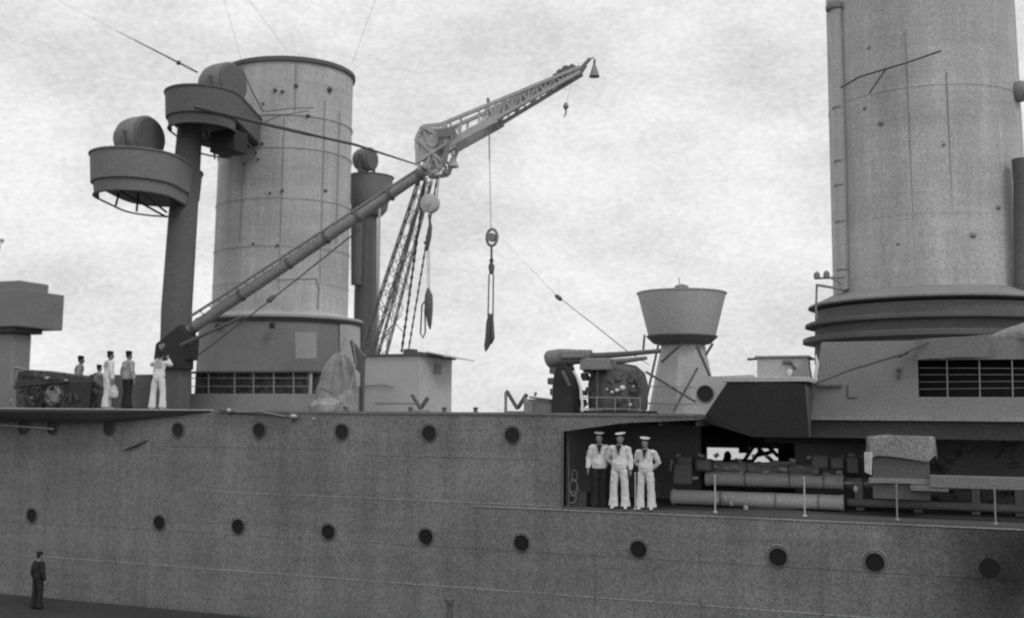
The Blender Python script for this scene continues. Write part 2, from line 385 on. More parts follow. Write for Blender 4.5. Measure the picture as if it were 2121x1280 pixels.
b = MB(); b.box((X(1755,Yc,800)-.01, Yc-.02, Z(1755,822,Yc)), (X(1755,Yc,800)+.02, Yc+.001, Z(1755,797,Yc))); b.box((X(1755,Yc,800), Yc-.02, Z(1755,822,Yc)-.02), (X(1775,Yc,800), Yc+.001, Z(1755,822,Yc)))
b.box((X(1695,Yc,800), Yc-.06, Z(1700,797,Yc)-.05), (X(1744,Yc,800), Yc+.001, Z(1700,797,Yc)-.0)); part('fittings', b, m_dark, dh)
b = MB(); b.ball(P(1862,765,Yc-.03), (.05,.06,.06)); b.tube([P(1862,770,Yc-.03), P(1861,785,Yc-.03)], .03); part('bell', b, m_dark, dh)
# dark box girder below the wall
b = MB(); b.box((X(1676,Yb,890), Yb+.3, Z(1700,906,Yb+.3)), (XR, Yb+.6, zl-.003)); b.box((X(1560,Yb,900), Yb+1.8, Z(1700,910,Yb)-.12), (X(1830,Yb,900), Yb+2.0, Z(1700,906,Yb))); part('girder', b, m_vdark, dh)
# ------------------------------------------------------------------ funnels
def funnel(name, label, pxc, r, ytop, ybase, group, extra=0):
    Zt, Zb = Z(pxc, ytop, CL-r*.9), Z(pxc, ybase, CL-r*.9)
    c = Vector((X(pxc, CL, ybase), CL, 0)); ct = Vector((P(pxc, ytop, CL).x, CL, 0))
    t = thing(name, label, 'funnel', (c.x, CL, Zb), group)
    rk = (X(pxc+extra, CL, ytop)-c.x)
    return t, c, Zt, Zb
# forward (left) funnel
FR = 2.5; AY = .86
f1, c1, zt, zb = funnel('ship_funnel', 'pale grey forward funnel with a dark capped rim, behind the long crane boom', 580, FR, 112, 648, 'ship funnels')
def onf(px, py, c, r, ay):
    d = to_world(cdir(px, py)); a = (d.x/r)**2+(d.y/(r*ay))**2; bq = -2*(d.x*c.x/r**2+d.y*c.y/(r*ay)**2); cq = (c.x/r)**2+(c.y/(r*ay))**2-1
    ds = bq*bq-4*a*cq
    t = (-bq-math.sqrt(ds))/(2*a) if ds > 0 else -bq/(2*a)
    return Vector((d.x*t, d.y*t, CZ+d.z*t))
def ell(c, z, rx, ry, sx=0, n=72): return [Vector((c.x+sx+rx*math.cos(2*math.pi*k/n), c.y+ry*math.sin(2*math.pi*k/n), z)) for k in range(n)]
b = MB(); o = 0
RNG = [(zb-.3, FR*1.0), (zt-1.2, FR*.985), (zt, FR*.985)]
b.stack(lambda z, r: ell(c1, z, r, r*AY), RNG); part('casing', b, m_funnel, f1, ang=60)
b = MB(); b.stack(lambda z, r: ell(c1, z, r, r*AY), [(zt-.13,FR*1.0),(zt-.12,FR*1.02),(zt+.02,FR*1.02),(zt+.05,FR*1.0)]); part('cap_rim', b, m_dark, f1)
for py, tt in ((232,.006),(300,.005),(405,.004),(505,.016),(580,.010)):
    b = MB(); z = Z(580, py, CL-FR*.86); b.stack(lambda zz, r: ell(c1, zz, r, r*AY), [(z-.03,FR*.99),(z-.025,FR*1+tt*.5),(z+.025,FR*1+tt*.5),(z+.03,FR*.99)]); part('hoop', b, m_funnel, f1)
for px, m0, m1 in ((583,240,600),(668,205,600),(500,330,500),(612,135,232),(700,232,505)):
    b = MB(); p = onf(px,(m0+m1)/2,c1,FR,AY); q1, q2 = onf(px,m0,c1,FR,AY), onf(px,m1,c1,FR,AY)
    b.tube([(p.x,p.y,q2.z),(p.x,p.y,q1.z)], .012, 6); part('seam', b, m_mid, f1)
for px, py, s in ((613,178,.07),(683,186,.10),(570,187,.06),(585,190,.05),(543,297,.06),(638,240,.06),(545,215,.04),(505,340,.05),(585,395,.05),(675,395,.05),(535,330,.04),(560,400,.04),(525,505,.05),(575,508,.05)):
    q = onf(px,py,c1,FR,AY); b = MB(); b.ball(q, (s, .09, s), 10, 8); part('eye_plate', b, m_dark, f1)
# apron and lower drum
b = MB(); b.stack(lambda z, r: ell(c1, z, r, r*AY), [(zb-.12,FR*1.23),(zb-.04,FR*1.235),(zb-.02,FR*1.22),(zb+.06,FR*1.02),(zb+.12,FR*1.002)]); part('apron', b, m_light, f1)
b = MB(); b.stack(lambda z, r: ell(c1, z, r, r*AY), [(zb-.26,FR*1.19),(zb-.125,FR*1.245),(zb-.121,FR*1.245)]); part('apron_lip', b, m_dark, f1)
b = MB(); b.stack(lambda z, r: ell(c1, z, r, r*AY), [(DZ,FR*1.2),(zb-.2,FR*1.17)]); part('lower_casing', b, m_mid, f1)
b = MB()
for px, py in ((455,678),(568,675)):
    y = CL-FR*AY*1.12; b.lathe((X(px,y,py), y-.12, Z(px,py,y)), [(.09,-.09),(.1,0),(.09,.09)], 14)
part('vent_hole', b, m_black, f1)
b = MB(); y = CL-FR*1.19*AY*.97; b.slab([P(612,742,y),P(655,742,y),P(655,688,y),P(612,688,y)], -.02); part('door', b, m_light, f1, 'pale door patch on the lower casing')
b = MB(); n_ = 8; o_ = len(b.v)
rows2 = [[onf(704+42*i/n_, py, c1, FR*1.185+.02*k, AY) for i in range(n_+1)] for k in (0,1) for py in (672,800)]
for r_ in rows2: b.v += r_
k = n_+1
for i in range(n_): b.f += [(2*k+i,2*k+i+1,3*k+i+1,3*k+i),(i,k+i,k+i+1,i+1),(i,i+1,2*k+i+1,2*k+i),(k+i,3*k+i,3*k+i+1,k+i+1)]
b.f += [(0,2*k,3*k,k),(k-1,2*k-1,4*k-1,3*k-1)]
part('side_panel', b, m_light, f1, 'pale panel on the right side of the lower casing')
# steam pipe to the right of the forward funnel's casing
b = MB(); b.tube([P(655,578,CL-2.2), P(660,600,CL-2.2), P(658,640,CL-2.3)], .03, 6); b.tube([P(570,580,CL-2.2), P(655,578,CL-2.2)], .025, 6); part('pipe', b, m_mid, f1)
# after (right) funnel
f2, c2, zt2_, zb2 = funnel('ship_funnel', 'tall grey after funnel at the right edge with a steam pipe up its left side', 1925, 2.6, -60, 600, 'ship funnels')
F2 = 2.62
def shear(zz): return -.010*(zz-zb2)
def ell2(z, r): return ell(c2, z, r, r*.9, shear(z))
b = MB(); b.stack(ell2, [(zb2-.3,F2),(zb2+4,F2*.99),(zt2_+1,F2*.975)]); part('casing', b, m_funnel, f2, ang=60)
for py, tt in ((175,.002),(320,.005),(440,.018),(535,.012)):
    b = MB(); z = Z(1925, py, CL-F2*.9); b.stack(ell2, [(z-.02,F2*.985),(z-.018,F2*.99+tt),(z+.018,F2*.99+tt),(z+.02,F2*.985)]); part('hoop', b, m_funnel, f2)
for px, m0, m1 in ((1897,60,600),(1975,150,450),(1815,540,600),(1990,440,600)):
    b = MB(); p = onf(px,m1,c2,F2*.99,.9)
    b.tube([(p.x+shear(zq),p.y,zq) for zq in (onf(px,m1,c2,F2*.99,.9).z, onf(px,m0,c2,F2*.99,.9).z)], .012, 6); part('seam', b, m_mid, f2)
for px, py, s in ((1826,255,.10),(1792,225,.07),(2015,487,.09),(1800,100,.05),(1955,300,.04),(1860,505,.05),(2068,430,.06)):
    q = onf(px,py,c2,F2*.985,.9); b = MB(); b.ball(q, (s,.09,s), 10, 8); part('eye_plate', b, m_mid, f2)
b = MB(); b.tube([P(1747,600,CL-1.4), P(1741,300,CL-1.4), P(1731,8,CL-1.4)], .17, 16); 
part('steam_pipe', b, m_light, f2)
for py in (225, 335, 385, 460, 560): 
    b = MB(); q = P(1731+(py-8)*.027, py, CL-1.4); b.lathe((q.x,q.y,q.z), [(.175,-.03),(.185,0),(.175,.03)], 16); part('pipe_clamp', b, m_mid, f2)
b = MB(); q = P(1728,14,CL-1.4); b.lathe((q.x,q.y,q.z), [(.17,-.12),(.24,-.1),(.25,.0),(.2,.1),(.05,.14)], 16)
part('pipe_head', b, m_mid, f2)
b = MB(); b.tube([P(2118,620,CL-1.6), P(2116,380,CL-1.6), P(2112,330,CL-1.6)], .2, 14); part('steam_pipe', b, m_dark, f2, 'dark steam pipe on the right side')
q = P(2112,190,CL-.8); b = MB(); b.ball(q, (.28,.25,.3)); b.tube([q, q+Vector((-.5,0,.05))], .1); part('siren', b, m_mid, f2)
# galleries round its foot, pointed dark undersides
for k, (py, rr, hh, mt) in enumerate(((612,1.27,.10,m_mid),(655,1.31,.08,m_dark),(692,1.34,.12,m_dark))):
    z = Z(1925, py, CL-F2*rr*.9); b = MB(); b.stack(ell2, [(z-.001,F2*rr),(z+hh,F2*rr*1.0),(z+hh+.04,F2*rr*.97)] if k else [(z,F2*rr),(z+.05,F2*rr),(z+.35,F2*1.02)]); part('gallery', b, mt, f2)
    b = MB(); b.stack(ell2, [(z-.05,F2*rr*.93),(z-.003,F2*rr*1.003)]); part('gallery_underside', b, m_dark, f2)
zA = Z(1925,612,CL-F2*1.2)
b = MB(); b.stack(ell2, [(zh-.2,F2*1.22),(zA-.08,F2*1.2)]); part('lower_casing', b, m_tower, f2)
# bracket arms on the left of its foot
bk = thing('signal_lamp_bracket', 'small steel bracket with two lamps sticking out left of the right funnel foot', 'bracket', P(1745,590,CL-1.8))
yb_ = CL-1.8
b = MB(); b.tube([P(1690,590,yb_),P(1750,600,yb_-.1)], .035); b.tube([P(1690,577,yb_),P(1750,574,yb_)], .03); b.tube([P(1692,590,yb_),P(1690,640,yb_),P(1692,662,yb_)], .03); b.tube([P(1720,575,yb_),P(1748,590,yb_)], .025); part('arm', b, m_mid, bk)
for px, py in ((1692,574),(1712,572)):
    b = MB(); q = P(px,py,yb_); b.lathe(q, [(.07,-.06),(.09,0),(.08,.1),(.02,.16)], 12); part('lamp', b, m_mid, bk)
# ------------------------------------------------------------------ deckhouse band below the forward funnel
d1 = thing('hammock_netting_house', 'low deckhouse below the left funnel with a long dark slotted opening and posts', 'deckhouse', (X(515,H+4), H+4, DZ))
Yd = H+3.2; za, zb_, zc = Z(515,850,Yd), Z(515,815,Yd), Z(515,768,Yd)
b = MB(); b.box((X(384,Yd,830), Yd, DZ), (X(645,Yd,830), Yd+2.2, zb_)); part('lower_wall', b, m_mid, d1)
b = MB(); b.box((X(384,Yd,830), Yd+.45, zb_+.002), (X(641,Yd,830), Yd+.6, zc-.05)); part('netting', b, m_net, d1)
b = MB(); b.box((X(380,Yd,790), Yd-.02, zc-.05), (X(649,Yd,790), Yd+2.2, zc)); part('roof', b, m_dark, d1)
b = MB()
for pz in (783, 800): b.tube([P(386,pz,Yd+.05),P(640,pz,Yd+.05)], .014, 6)
part('rail', b, m_mid, d1)
for px in (388, 432, 486, 525, 567, 608, 640):
    b = MB(); b.tube([P(px,815,Yd+.04), P(px,769,Yd+.04)], .022, 6); part('post', b, m_mid, d1)
b = MB(); b.box((X(640,Yd,830)+.0, Yd+.03, DZ), (X(640,Yd,830)+.04, Yd+.08, zc-.06)); part('corner_post', b, m_light, d1)
# ------------------------------------------------------------------ searchlight towers
def stadium(A, B, r, z, n=40):
    A, B = Vector((A.x, A.y, 0)), Vector((B.x, B.y, 0)); d = (B-A).normalized(); s = Vector((-d.y, d.x, 0)); pts = []
    for k in range(n//2+1):
        a = math.pi/2+math.pi*k/(n//2); pts.append(A+d*r*math.cos(a)+s*r*math.sin(a))
    for k in range(n//2+1):
        a = -math.pi/2+math.pi*k/(n//2); pts.append(B+d*r*math.cos(a)+s*r*math.sin(a))
    return [Vector((p.x, p.y, z)) for p in pts]
tw = thing('searchlight_tower', 'tall dark grey pillar carrying two searchlight tubs beside the left funnel', 'tower', P(360, 850, H+2.6))
YT = H+2.6
b = MB(); b.tube([P(362,852,YT), P(366,640,YT), P(379,450,YT), P(391,300,YT), P(396,225,YT)], [.50,.475,.45,.40,.37], 28); part('column', b, m_tower, tw)
def tub(A, B, r, zr, zm, zl2, zu, rim=True, m=m_tub, parent=tw):
    b = MB(); q = 1.0
    b.stack(lambda z, k: stadium(A, B, r*k, z), [(zm,.93),(zm+.03,.96),(zr-.05,1.0),(zr-.045,1.03),(zr,1.03)])
    p = part('platform', b, m, parent)
    C_ = (A+B)/2; pts = stadium(A, B, r*.90, 0); keep = [(q-Vector((C_.x,C_.y,0))).dot(Vector((.66,-.75,0))) > -.35*r for q in pts]
    n_ = len(pts); st_ = next(i for i in range(n_) if keep[i] and not keep[i-1]); idx = []
    while keep[st_ % n_] and len(idx) < n_: idx.append(st_ % n_); st_ += 1
    cc = Vector((C_.x, C_.y, 0)); b = MB(); k = len(idx)
    def rg(z, sc2): return [cc+(pts[i]-cc)*sc2+Vector((0,0,z)) for i in idx]
    b.v = rg(zl2,.975)+rg(zm-.002,1.0)+rg(zm-.002,.96)+rg(zl2,.935)
    for j in range(4):
        for i in range(k-1): b.f.append((j*k+i, j*k+i+1, ((j+1)%4)*k+i+1, ((j+1)%4)*k+i))
    b.f += [(0,k,2*k,3*k),(k-1,4*k-1,3*k-1,2*k-1)]
    part('lower_band', b, m, p)
    b = MB(); b.stack(lambda z, k: stadium(A, B, r*k, z), [(zm-.05,.84),(zm-.003,.88)]); part('underside', b, m_black, p)  # black plate paints in the shade under the tub floor
    b = MB(); q = stadium(A, B, r*.885, zl2+.01); b.tube(q+[q[0]], .03, 6, cap=False); part('rim_rail', b, m_dark, p)
    return p
Al, Bl = P(283,340,H+.9), P(330,340,H+2.6); rl = 1.36
p1 = tub(Al, Bl, rl, Z(260,303,H-.3), Z(260,366,H-.3), Z(260,393,H-.2), Z(290,405,H+.6))
b = MB()
for (a, c_) in (((290,396),(345,440)),((240,392),(345,450)),((283,437),(288,385)),((240,425),(250,385))): b.tube([P(a[0],a[1],H+1.0), P(c_[0],c_[1],H+2.2)], .035, 8)
part('bracket', b, m_dark, p1)
Au, Bu = P(420,250,H+2.3), P(468,250,H+4.6); ru = 1.18
p2 = tub(Au, Bu, ru, Z(400,176,H+1.3), Z(400,232,H+1.3), Z(420,250,H+1.3), Z(440,275,H+2), m=m_tower)
b = MB(); b.box((X(447,H+3,300), H+2.7, Z(470,318,H+3)), (X(497,H+3,300), H+3.4, Z(470,275,H+3))); part('support_box', b, m_black, p2, bev=.02)
b = MB()
for (a, c_) in (((412,235),(445,322)),((415,292),(470,298)),((440,310),(485,322)),((440,285),(445,330))): b.tube([P(a[0],a[1],H+2.9), P(c_[0],c_[1],H+3.3)], .03, 8)
part('bracket', b, m_dark, p2)
def searchlight(cx, cy, Y, r, label, L=.75, m1=None, ax=(-.998,.06,0)):
    c = P(cx, cy, Y); t = thing('searchlight', label, 'searchlight', (c.x, c.y, c.z-r*1.1), 'searchlights in the round tubs')
    a = Vector(ax).normalized(); k = r/.62
    b = MB(); b.tube([c-a*.28*k, c-a*.26*k, c+a*.2*k, c+a*.42*k, c+a*.62*k, c+a*.72*k], [r*.93,r,r,r*.93,r*.72,r*.35], 32); part('drum', b, m_tub, t)
    b = MB(); b.tube([c-a*.36*k, c-a*.285*k], [r*.88,r*.96], 32); part('canvas_front', b, m_tower, t)
    b = MB(); s = Vector((-a.y,a.x,0))
    for q in (-1,1): b.obox(c+s*q*(r+.05)-Vector((0,0,r*1.3)), c+s*q*(r+.05)+Vector((0,0,.1)), .1, .05)
    b.obox(c-s*(r+.1)-Vector((0,0,r*1.12)), c+s*(r+.1)-Vector((0,0,r*1.12)), .12, .08); part('yoke', b, m_dark, t)
    return t
searchlight(293, 288, H+1.6, .70, 'canvas fronted searchlight drum in the lower left tub of the dark pillar')
searchlight(466, 176, H+3.4, .70, 'canvas fronted searchlight drum in the upper tub of the dark pillar')
# tower behind the forward funnel
t2 = thing('searchlight_tower', 'dark narrow tower with one tub half hidden behind the left funnel', 'tower', P(756,740,35.5))
b = MB(); b.tube([P(756,860,35.5), P(757,640,35.5), P(760,420,35.5)], [.46,.44,.40], 20); part('column', b, m_tower, t2)
b = MB(); b.tube([P(782,738,35.0), P(786,430,35.0)], .05, 8); part('pipe', b, m_light, t2)
b = MB(); b.tube([P(738,590,34.9), P(740,430,34.9)], [.2,.25], 10); part('duct', b, m_tower, t2)
q = P(765,430,35.5); zz0, zz1 = Z(760,428,34.8), Z(760,350,34.2)
b = MB(); b.lathe((q.x,q.y,0), [(.5,zz0-.2),(.68,zz0),(.8,(zz0+zz1)/2),(.90,zz1-.03),(.94,zz1-.02),(.94,zz1)], 36); part('platform', b, m_tub, t2)
searchlight(760, 331, 35.4, .46, 'pale searchlight drum in the tub half hidden behind the left funnel')
# ------------------------------------------------------------------ cranes
cr = thing('derrick_boom', 'long grey boom slanting up from the dark pillar across the left funnel', 'boom', P(330,745,H+1.7))
yA, yB = H+1.7, 28.6
A, B = P(335,722,yA), P(886,352,yB); B0 = P(886,352,yB)
b = MB(); b.tube([A, A.lerp(B,.15), A.lerp(B,.5), B], [.15,.17,.17,.14], 18); part('spar', b, m_boom, cr)
up1 = Vector((0,0,.34)); b = MB(); b.tube([P(395,655,yA), P(875,345,yB)], .045, 8)
for i in range(1, 26):
    t = i/26; p = P(395,655,yA).lerp(P(875,345,yB), t); d = (B-A).normalized(); q = A+d*((p-A).dot(d)); b.tube([p, q], .018, 5)
part('upper_rail', b, m_boom, cr)
b = MB()
for t in (.12,.3,.48,.62,.74,.86,.97):
    p = A.lerp(B,t); d = (B-A).normalized(); b.tube([p-d*.05,p+d*.05], .195, 18)
part('collar', b, m_dark, cr)
b = MB(); b.slab([P(318,745,yA-.1),P(388,745,yA-.1),P(392,700,yA-.1),P(372,672,yA-.1),P(322,712,yA-.1)], -.5); b.box((X(335,yA,760),yA-.25,Z(360,765,yA)),(X(388,yA,760),yA+.3,Z(360,742,yA))); part('heel_bracket', b, m_black, cr, bev=.02)
b = MB(); b.box((X(325,yA,740),yA-.15,DZ),(X(380,yA,740),yA+.4,Z(350,763,yA))); part('pedestal', b, m_dark, cr, bev=.02)
b = MB(); b.tube([P(375,715,yA-.25),P(505,655,yA-.2)], [.06,.05], 8); part('topping_strut', b, m_dark, cr)
b = MB(); b.tube([P(398,745,yA+.2), P(560,622,27.2), P(745,475,28.2)], .022, 6); part('guy_wire', b, m_wire, cr)
b = MB(); p = P(560,620,27.2); d = (P(745,475,28.2)-p).normalized(); b.tube([p-d*.13,p-d*.05,p+d*.12,p+d*.2], [.03,.09,.07,.02], 10); part('guy_block', b, m_dark, cr)
# the lattice crane
lc = thing('lattice_crane', 'pale lattice crane with a long tapering jib rising right of the left funnel', 'crane', P(790,740,30))
yh = 28.8
def lattice(b, p0, p1, w0, w1, n, r=.035, side=None, wy=.3, rb=.018):
    d = (p1-p0).normalized(); s = (Vector((0,-1,0)).cross(d)).normalized(); yv = Vector((0,1,0))
    cs = []
    for i in range(n+1):
        t = i/n; p = p0.lerp(p1, t); ww = w0+(w1-w0)*t; cs.append([p+s*ww/2-yv*wy/2, p-s*ww/2-yv*wy/2, p-s*ww/2+yv*wy/2, p+s*ww/2+yv*wy/2])
    for k in range(4): b.tube([c[k] for c in cs], r, 6)
    for i in range(n):
        for k in range(4):
            b.tube([cs[i][k], cs[i+1][(k+1)%4]] if (i+k)%2 else [cs[i][(k+1)%4], cs[i+1][k]], rb, 4)
b = MB(); lattice(b, P(756,742,30.6), P(876,372,yh), .42, .26, 15, .032, wy=.14, rb=.013); part('mast_leg', b, m_mid, lc)
b = MB(); lattice(b, P(790,742,31.4), P(888,372,yh+.3), .30, .22, 14, .025, wy=.12, rb=.012); part('mast_leg', b, m_mid, lc)
b = MB()
hp = [(884,268),(930,263),(942,298),(926,340),(920,358),(884,364),(874,342),(872,292)]
for yy in (-.3, .3):
    q = [P(x,y,yh)+Vector((0,yy,0)) for x, y in hp]
    for i in range(8): b.obox(q[i], q[(i+1)%8], .06, .12)
    for k, (i, j) in enumerate(((0,4),(1,5),(2,6),(7,3),(0,2),(6,2))): b.obox(q[i]+Vector((0,-.004*k,0)), q[j]+Vector((0,-.004*k,0)), .052+.006*k, .08)
for yy in (yh-.25,yh+.25): b.prism([(P(x,y,yh).x, P(x,y,yh).z) for x, y in ((884,272),(928,270),(925,300),(905,338),(888,345),(876,330),(872,295))], yy-.03, yy+.03)
q = P(906,298,yh); b.tube([q-Vector((0,.36,0)),q+Vector((0,.36,0))], .2, 16); q = P(892,348,yh); b.tube([q-Vector((0,.31,0)),q+Vector((0,.31,0))], .14, 16)
part1('head_frame', b, m_crane, lc)
b = MB()
b.slab([P(900,272,yh-.42),P(946,262,yh-.42),P(940,284,yh-.42),P(916,284,yh-.42)], -.05)
b.slab([P(922,305,yh-.42),P(932,302,yh-.42),P(926,338,yh-.42),P(918,342,yh-.42)], -.05)
b.tube([P(918,355,yh-.3),P(925,360,yh-.2)], .08); b.tube([P(872,345,yh-.4),P(888,352,yh-.4),P(892,366,yh-.4)], .05, 8); part('head_gear', b, m_mid, lc)
# jib
b = MB(); T0, T1 = P(915,266,yh), P(1204,142,yh); L0, L1, L2 = P(938,303,yh), P(1035,250,yh), P(1204,152,yh)
for yy in (-.28, .28):
    dy = Vector((0,yy,0)); dy2 = dy*.4
    b.obox(T0+dy, T1+dy2, .09, .10); b.obox(L0+dy, L1+dy*.9, .08, .24); b.obox(L1+dy*.9, L2+dy2, .08, .10)
part('jib_chord', b, m_crane, lc)
b = MB()
for yy in (-.28, .28):
    dy = Vector((0,yy,0))
    def tp(t): return T0.lerp(T1,t)+dy*(1-.6*t)
    def lp(t):
        xx = T0.lerp(T1,t).x
        q = L0.lerp(L1,(xx-L0.x)/(L1.x-L0.x)) if xx < L1.x else L1.lerp(L2,(xx-L1.x)/(L2.x-L1.x))
        return q+dy*(1-.6*t)
    ts = [.30+.0583*i for i in range(13)]
    for i in range(12):
        b.tube([tp(ts[i]), lp(ts[i+1])] if i%2 else [lp(ts[i]), tp(ts[i+1])], .03, 5); b.tube([tp(ts[i]),lp(ts[i])], .028, 5)
    b.tube([tp(.08),lp(.16)], .04, 5); b.tube([tp(.17),lp(.16)], .04, 5)
part('jib_web', b, m_crane, lc)
b = MB()
q = [lp(.34), lp(1.0), tp(1.0), tp(.34)]; q = [v-Vector((0,.2,0)) for v in q]; b.slab(q, .012); part('web_plate', b, m_crane, lc)
b = MB(); b.obox(T1, P(1222,122,yh), .06, .09); b.obox(L2, P(1214,136,yh), .06, .06); part('jib_tip', b, m_mid, lc)
b = MB()
for px, py, s in ((1160,152,.12),(1172,146,.14),(1185,142,.12),(1150,158,.08)): b.tube([P(px,py,yh-.15),P(px,py,yh+.15)], s, 12)
b.tube([P(1012,232,yh),P(1011,204,yh)], .05); b.box(tuple(P(1022,262,yh-.2)), tuple(P(1036,244,yh+.2))); part('sheave', b, m_mid, lc)
b = MB(); b.tube([P(1232,124,yh),P(1230,140,yh)], .04, 8); q = P(1231,158,yh); b.lathe(q, [(.16,-.02),(.15,0),(.06,.28),(.03,.32)], 16); part('lamp_shade', b, m_mid, lc)
b = MB(); b.tube([P(938,303,yh),P(936,325,yh)], .03, 8); q = P(938,345,yh); b.lathe(q, [(.18,-.02),(.17,0),(.08,.24),(.03,.3)], 16); part('lamp_shade', b, m_crane, lc)
b = MB(); b.tube([P(1231,120,yh),P(1222,122,yh)], .02, 6); part('lamp_arm', b, m_mid, lc)
# two twisted falls leading down to the deckhouse
b = MB()
for a, c_, rr in (((880,378),(832,728),.04),((906,366),(846,726),.03)):
    p0, p1 = P(*a,yh-.2), P(*c_,30.4); nn = 60
    b.tube([p0.lerp(p1,i/nn) for i in range(nn+1)], [rr*(1.3 if i%3 == 0 else .75) for i in range(nn+1)], 7)
part('rope_fall', b, m_wire, lc)
b = MB(); b.tube([P(866,385,yh-.2),P(800,720,30.3)], .012, 5);
for a, c_ in (((782,690),(815,685)),((790,620),(800,650)),((806,640),(790,655)),((815,580),(835,640)),((800,600),(822,620)),((805,690),(785,715)),((825,520),(850,610)),((800,560),(845,600)),((790,640),(838,690)),((835,640),(796,700)),((850,520),(815,590)),((770,720),(835,650)),((860,450),(838,520)),((845,430),(862,500))): b.tube([P(*a,30.4),P(*c_,30.4)], .014, 5)
part('stay_wire', b, m_boom, lc)
# hoisting tackles
def ovalring(b, c, rx, rz, r, n=24): b.tube([c+Vector((rx*math.cos(2*math.pi*k/n),0,rz*math.sin(2*math.pi*k/n))) for k in range(n+1)], r, 8, cap=False)
tk = thing('hoisting_tackle', 'crane tackle with oval pulley and dark hook hanging free from the jib', 'tackle', P(1015,725,yh), 'tackles hanging from the crane')
b = MB(); b.tube([P(1013,250,yh),P(1014,330,yh)], .022, 6); b.tube([P(1014,330,yh),P(1017,475,yh)], .012, 5); part('hoist_rope', b, m_wire_pale, tk)
b = MB(); c = P(1019,492,yh); ovalring(b, c, .17, .25, .045); b.tube([c-Vector((0,.06,0)),c+Vector((0,.06,0))], .13, 20); part('pulley', b, m_mid, tk)
b = MB(); b.tube([P(1018,512,yh),P(1018,545,yh)], .035, 8); b.tube([P(1018,545,yh),P(1018,552,yh),P(1018,568,yh)], [.05,.1,.06], 10); c = P(1018,540,yh); ovalring(b, c, .05,.06,.02); part('swivel', b, m_dark, tk)
b = MB(); b.tube([P(1013,568,yh),P(1011,655,yh)], .022, 6); b.tube([P(1022,568,yh),P(1021,655,yh)], .022, 6); part('sling_rope', b, m_wire, tk)
b = MB(); b.tube([P(1016,650,yh),P(1015,670,yh),P(1013,700,yh),P(1008,718,yh),P(1006,728,yh)], [.07,.12,.12,.08,.02], 10); b.tube([P(1019,655,yh-.1),P(1021,700,yh-.1),P(1018,712,yh)], [.05,.06,.02], 8); part('hook', b, m_dark, tk)
tk = thing('hoisting_tackle', 'crane tackle with a round pale pulley hanging close under the crane head', 'tackle', P(885,700,yh), 'tackles hanging from the crane')
b = MB(); b.tube([P(884,368,yh-.3),P(880,405,yh-.3)], .028, 6); b.tube([P(910,360,yh-.3),P(905,410,yh-.3)], .02, 6); part('hoist_rope', b, m_wire_pale, tk)
b = MB(); c = P(891,422,yh-.3); b.tube([c-Vector((0,.12,0)),c-Vector((0,.1,0)),c+Vector((0,.1,0)),c+Vector((0,.12,0))], [.24,.29,.29,.24], 24); b.tube([c-Vector((0,.16,0)),c+Vector((0,.16,0))], .08, 12); part('pulley', b, m_crane, tk)
b = MB(); b.tube([P(888,444,yh-.3),P(892,470,yh-.3),P(888,490,yh-.3),P(884,520,yh-.3)], [.03,.05,.09,.05], 8); b.tube([P(880,505,yh-.3),P(887,500,yh-.3)], .07); part('swivel', b, m_dark, tk)
b = MB(); b.tube([P(885,520,yh-.3),P(886,605,yh-.3)], .012, 5); b.tube([P(889,520,yh-.3),P(890,605,yh-.3)], .012, 5); part('sling_rope', b, m_wire_pale, tk)
b = MB(); b.tube([P(886,597,yh-.3),P(888,612,yh-.3),P(888,640,yh-.3),P(890,672,yh-.3),P(891,682,yh-.3)], [.03,.12,.13,.06,.02], 10)
b.tube([P(882,622,yh-.3),P(874,632,yh-.3),P(871,690,yh-.3),P(876,700,yh-.3),P(881,688,yh-.3),P(880,640,yh-.3)], .025, 7); part('hook', b, m_dark, tk)
hk = thing('cargo_hook', 'small dark hook hanging alone below the crane jib tip', 'hook', P(1172,238,yh))
b = MB(); b.tube([P(1188,152,yh),P(1172,220,yh)], .004, 4); part('wire', b, m_wire_pale, hk)
b = MB(); b.tube([P(1172,214,yh),P(1172,222,yh),P(1172,228,yh)], [.04,.09,.03], 10); b.tube([P(1172,226,yh),P(1172,238,yh),P(1168,243,yh),P(1166,237,yh)], [.03,.025,.02,.008], 7); part('hook', b, m_mid, hk)
# stays
b = MB(); b.tube([P(402,222,H+1.0)]+sag(P(430,228,H+1.3), P(735,300,28.4), .02)+[P(884,348,yh)], [.06]*6+[.055]*4+[.045]*4+[.02], 8)
solo('stay_wire', b, m_wire, 'thick dark stay running from the upper tub across the funnel to the crane head', 'stay', P(402,222,H+3.6))
a0 = thing('aerial_wire', 'dark aerial wire coming down from the upper left to the upper tub', 'wire', P(395,143,H+3.6))
b = MB(); b.tube([P(408,150,H+3.2),P(330,110,H+4.5),P(240,64,H+6)], [.035,.03,.012], 6); b.tube([P(240,64,H+6),P(0,-62,H+9),P(-60,-95,H+10)], .006, 5); part('wire', b, m_wire, a0)
b = MB(); q = P(370,131,H+3.8); b.ball(q, (.09,.07,.08)); part('insulator', b, m_wire, a0)
fr_ = CL-FR*AY-.35
for nm, pts, r_, lb in (('halyard', [(500,140),(522,190),(545,232)], .022, 'thin knotted halyard dangling beside the upper tub in front of the left funnel'),
                    ('funnel_guy', [(545,232),(605,225),(650,224)], .014, 'thin guy wire crossing the left funnel, ending higher'),
                    ('funnel_guy', [(545,255),(580,240),(640,230)], .014, 'thin guy wire crossing the left funnel, just below the other one')):
    b = MB(); b.tube([P(x,y,fr_) for x, y in pts], r_, 6); solo(nm, b, m_wire, lb, 'wire', P(*pts[0],fr_))
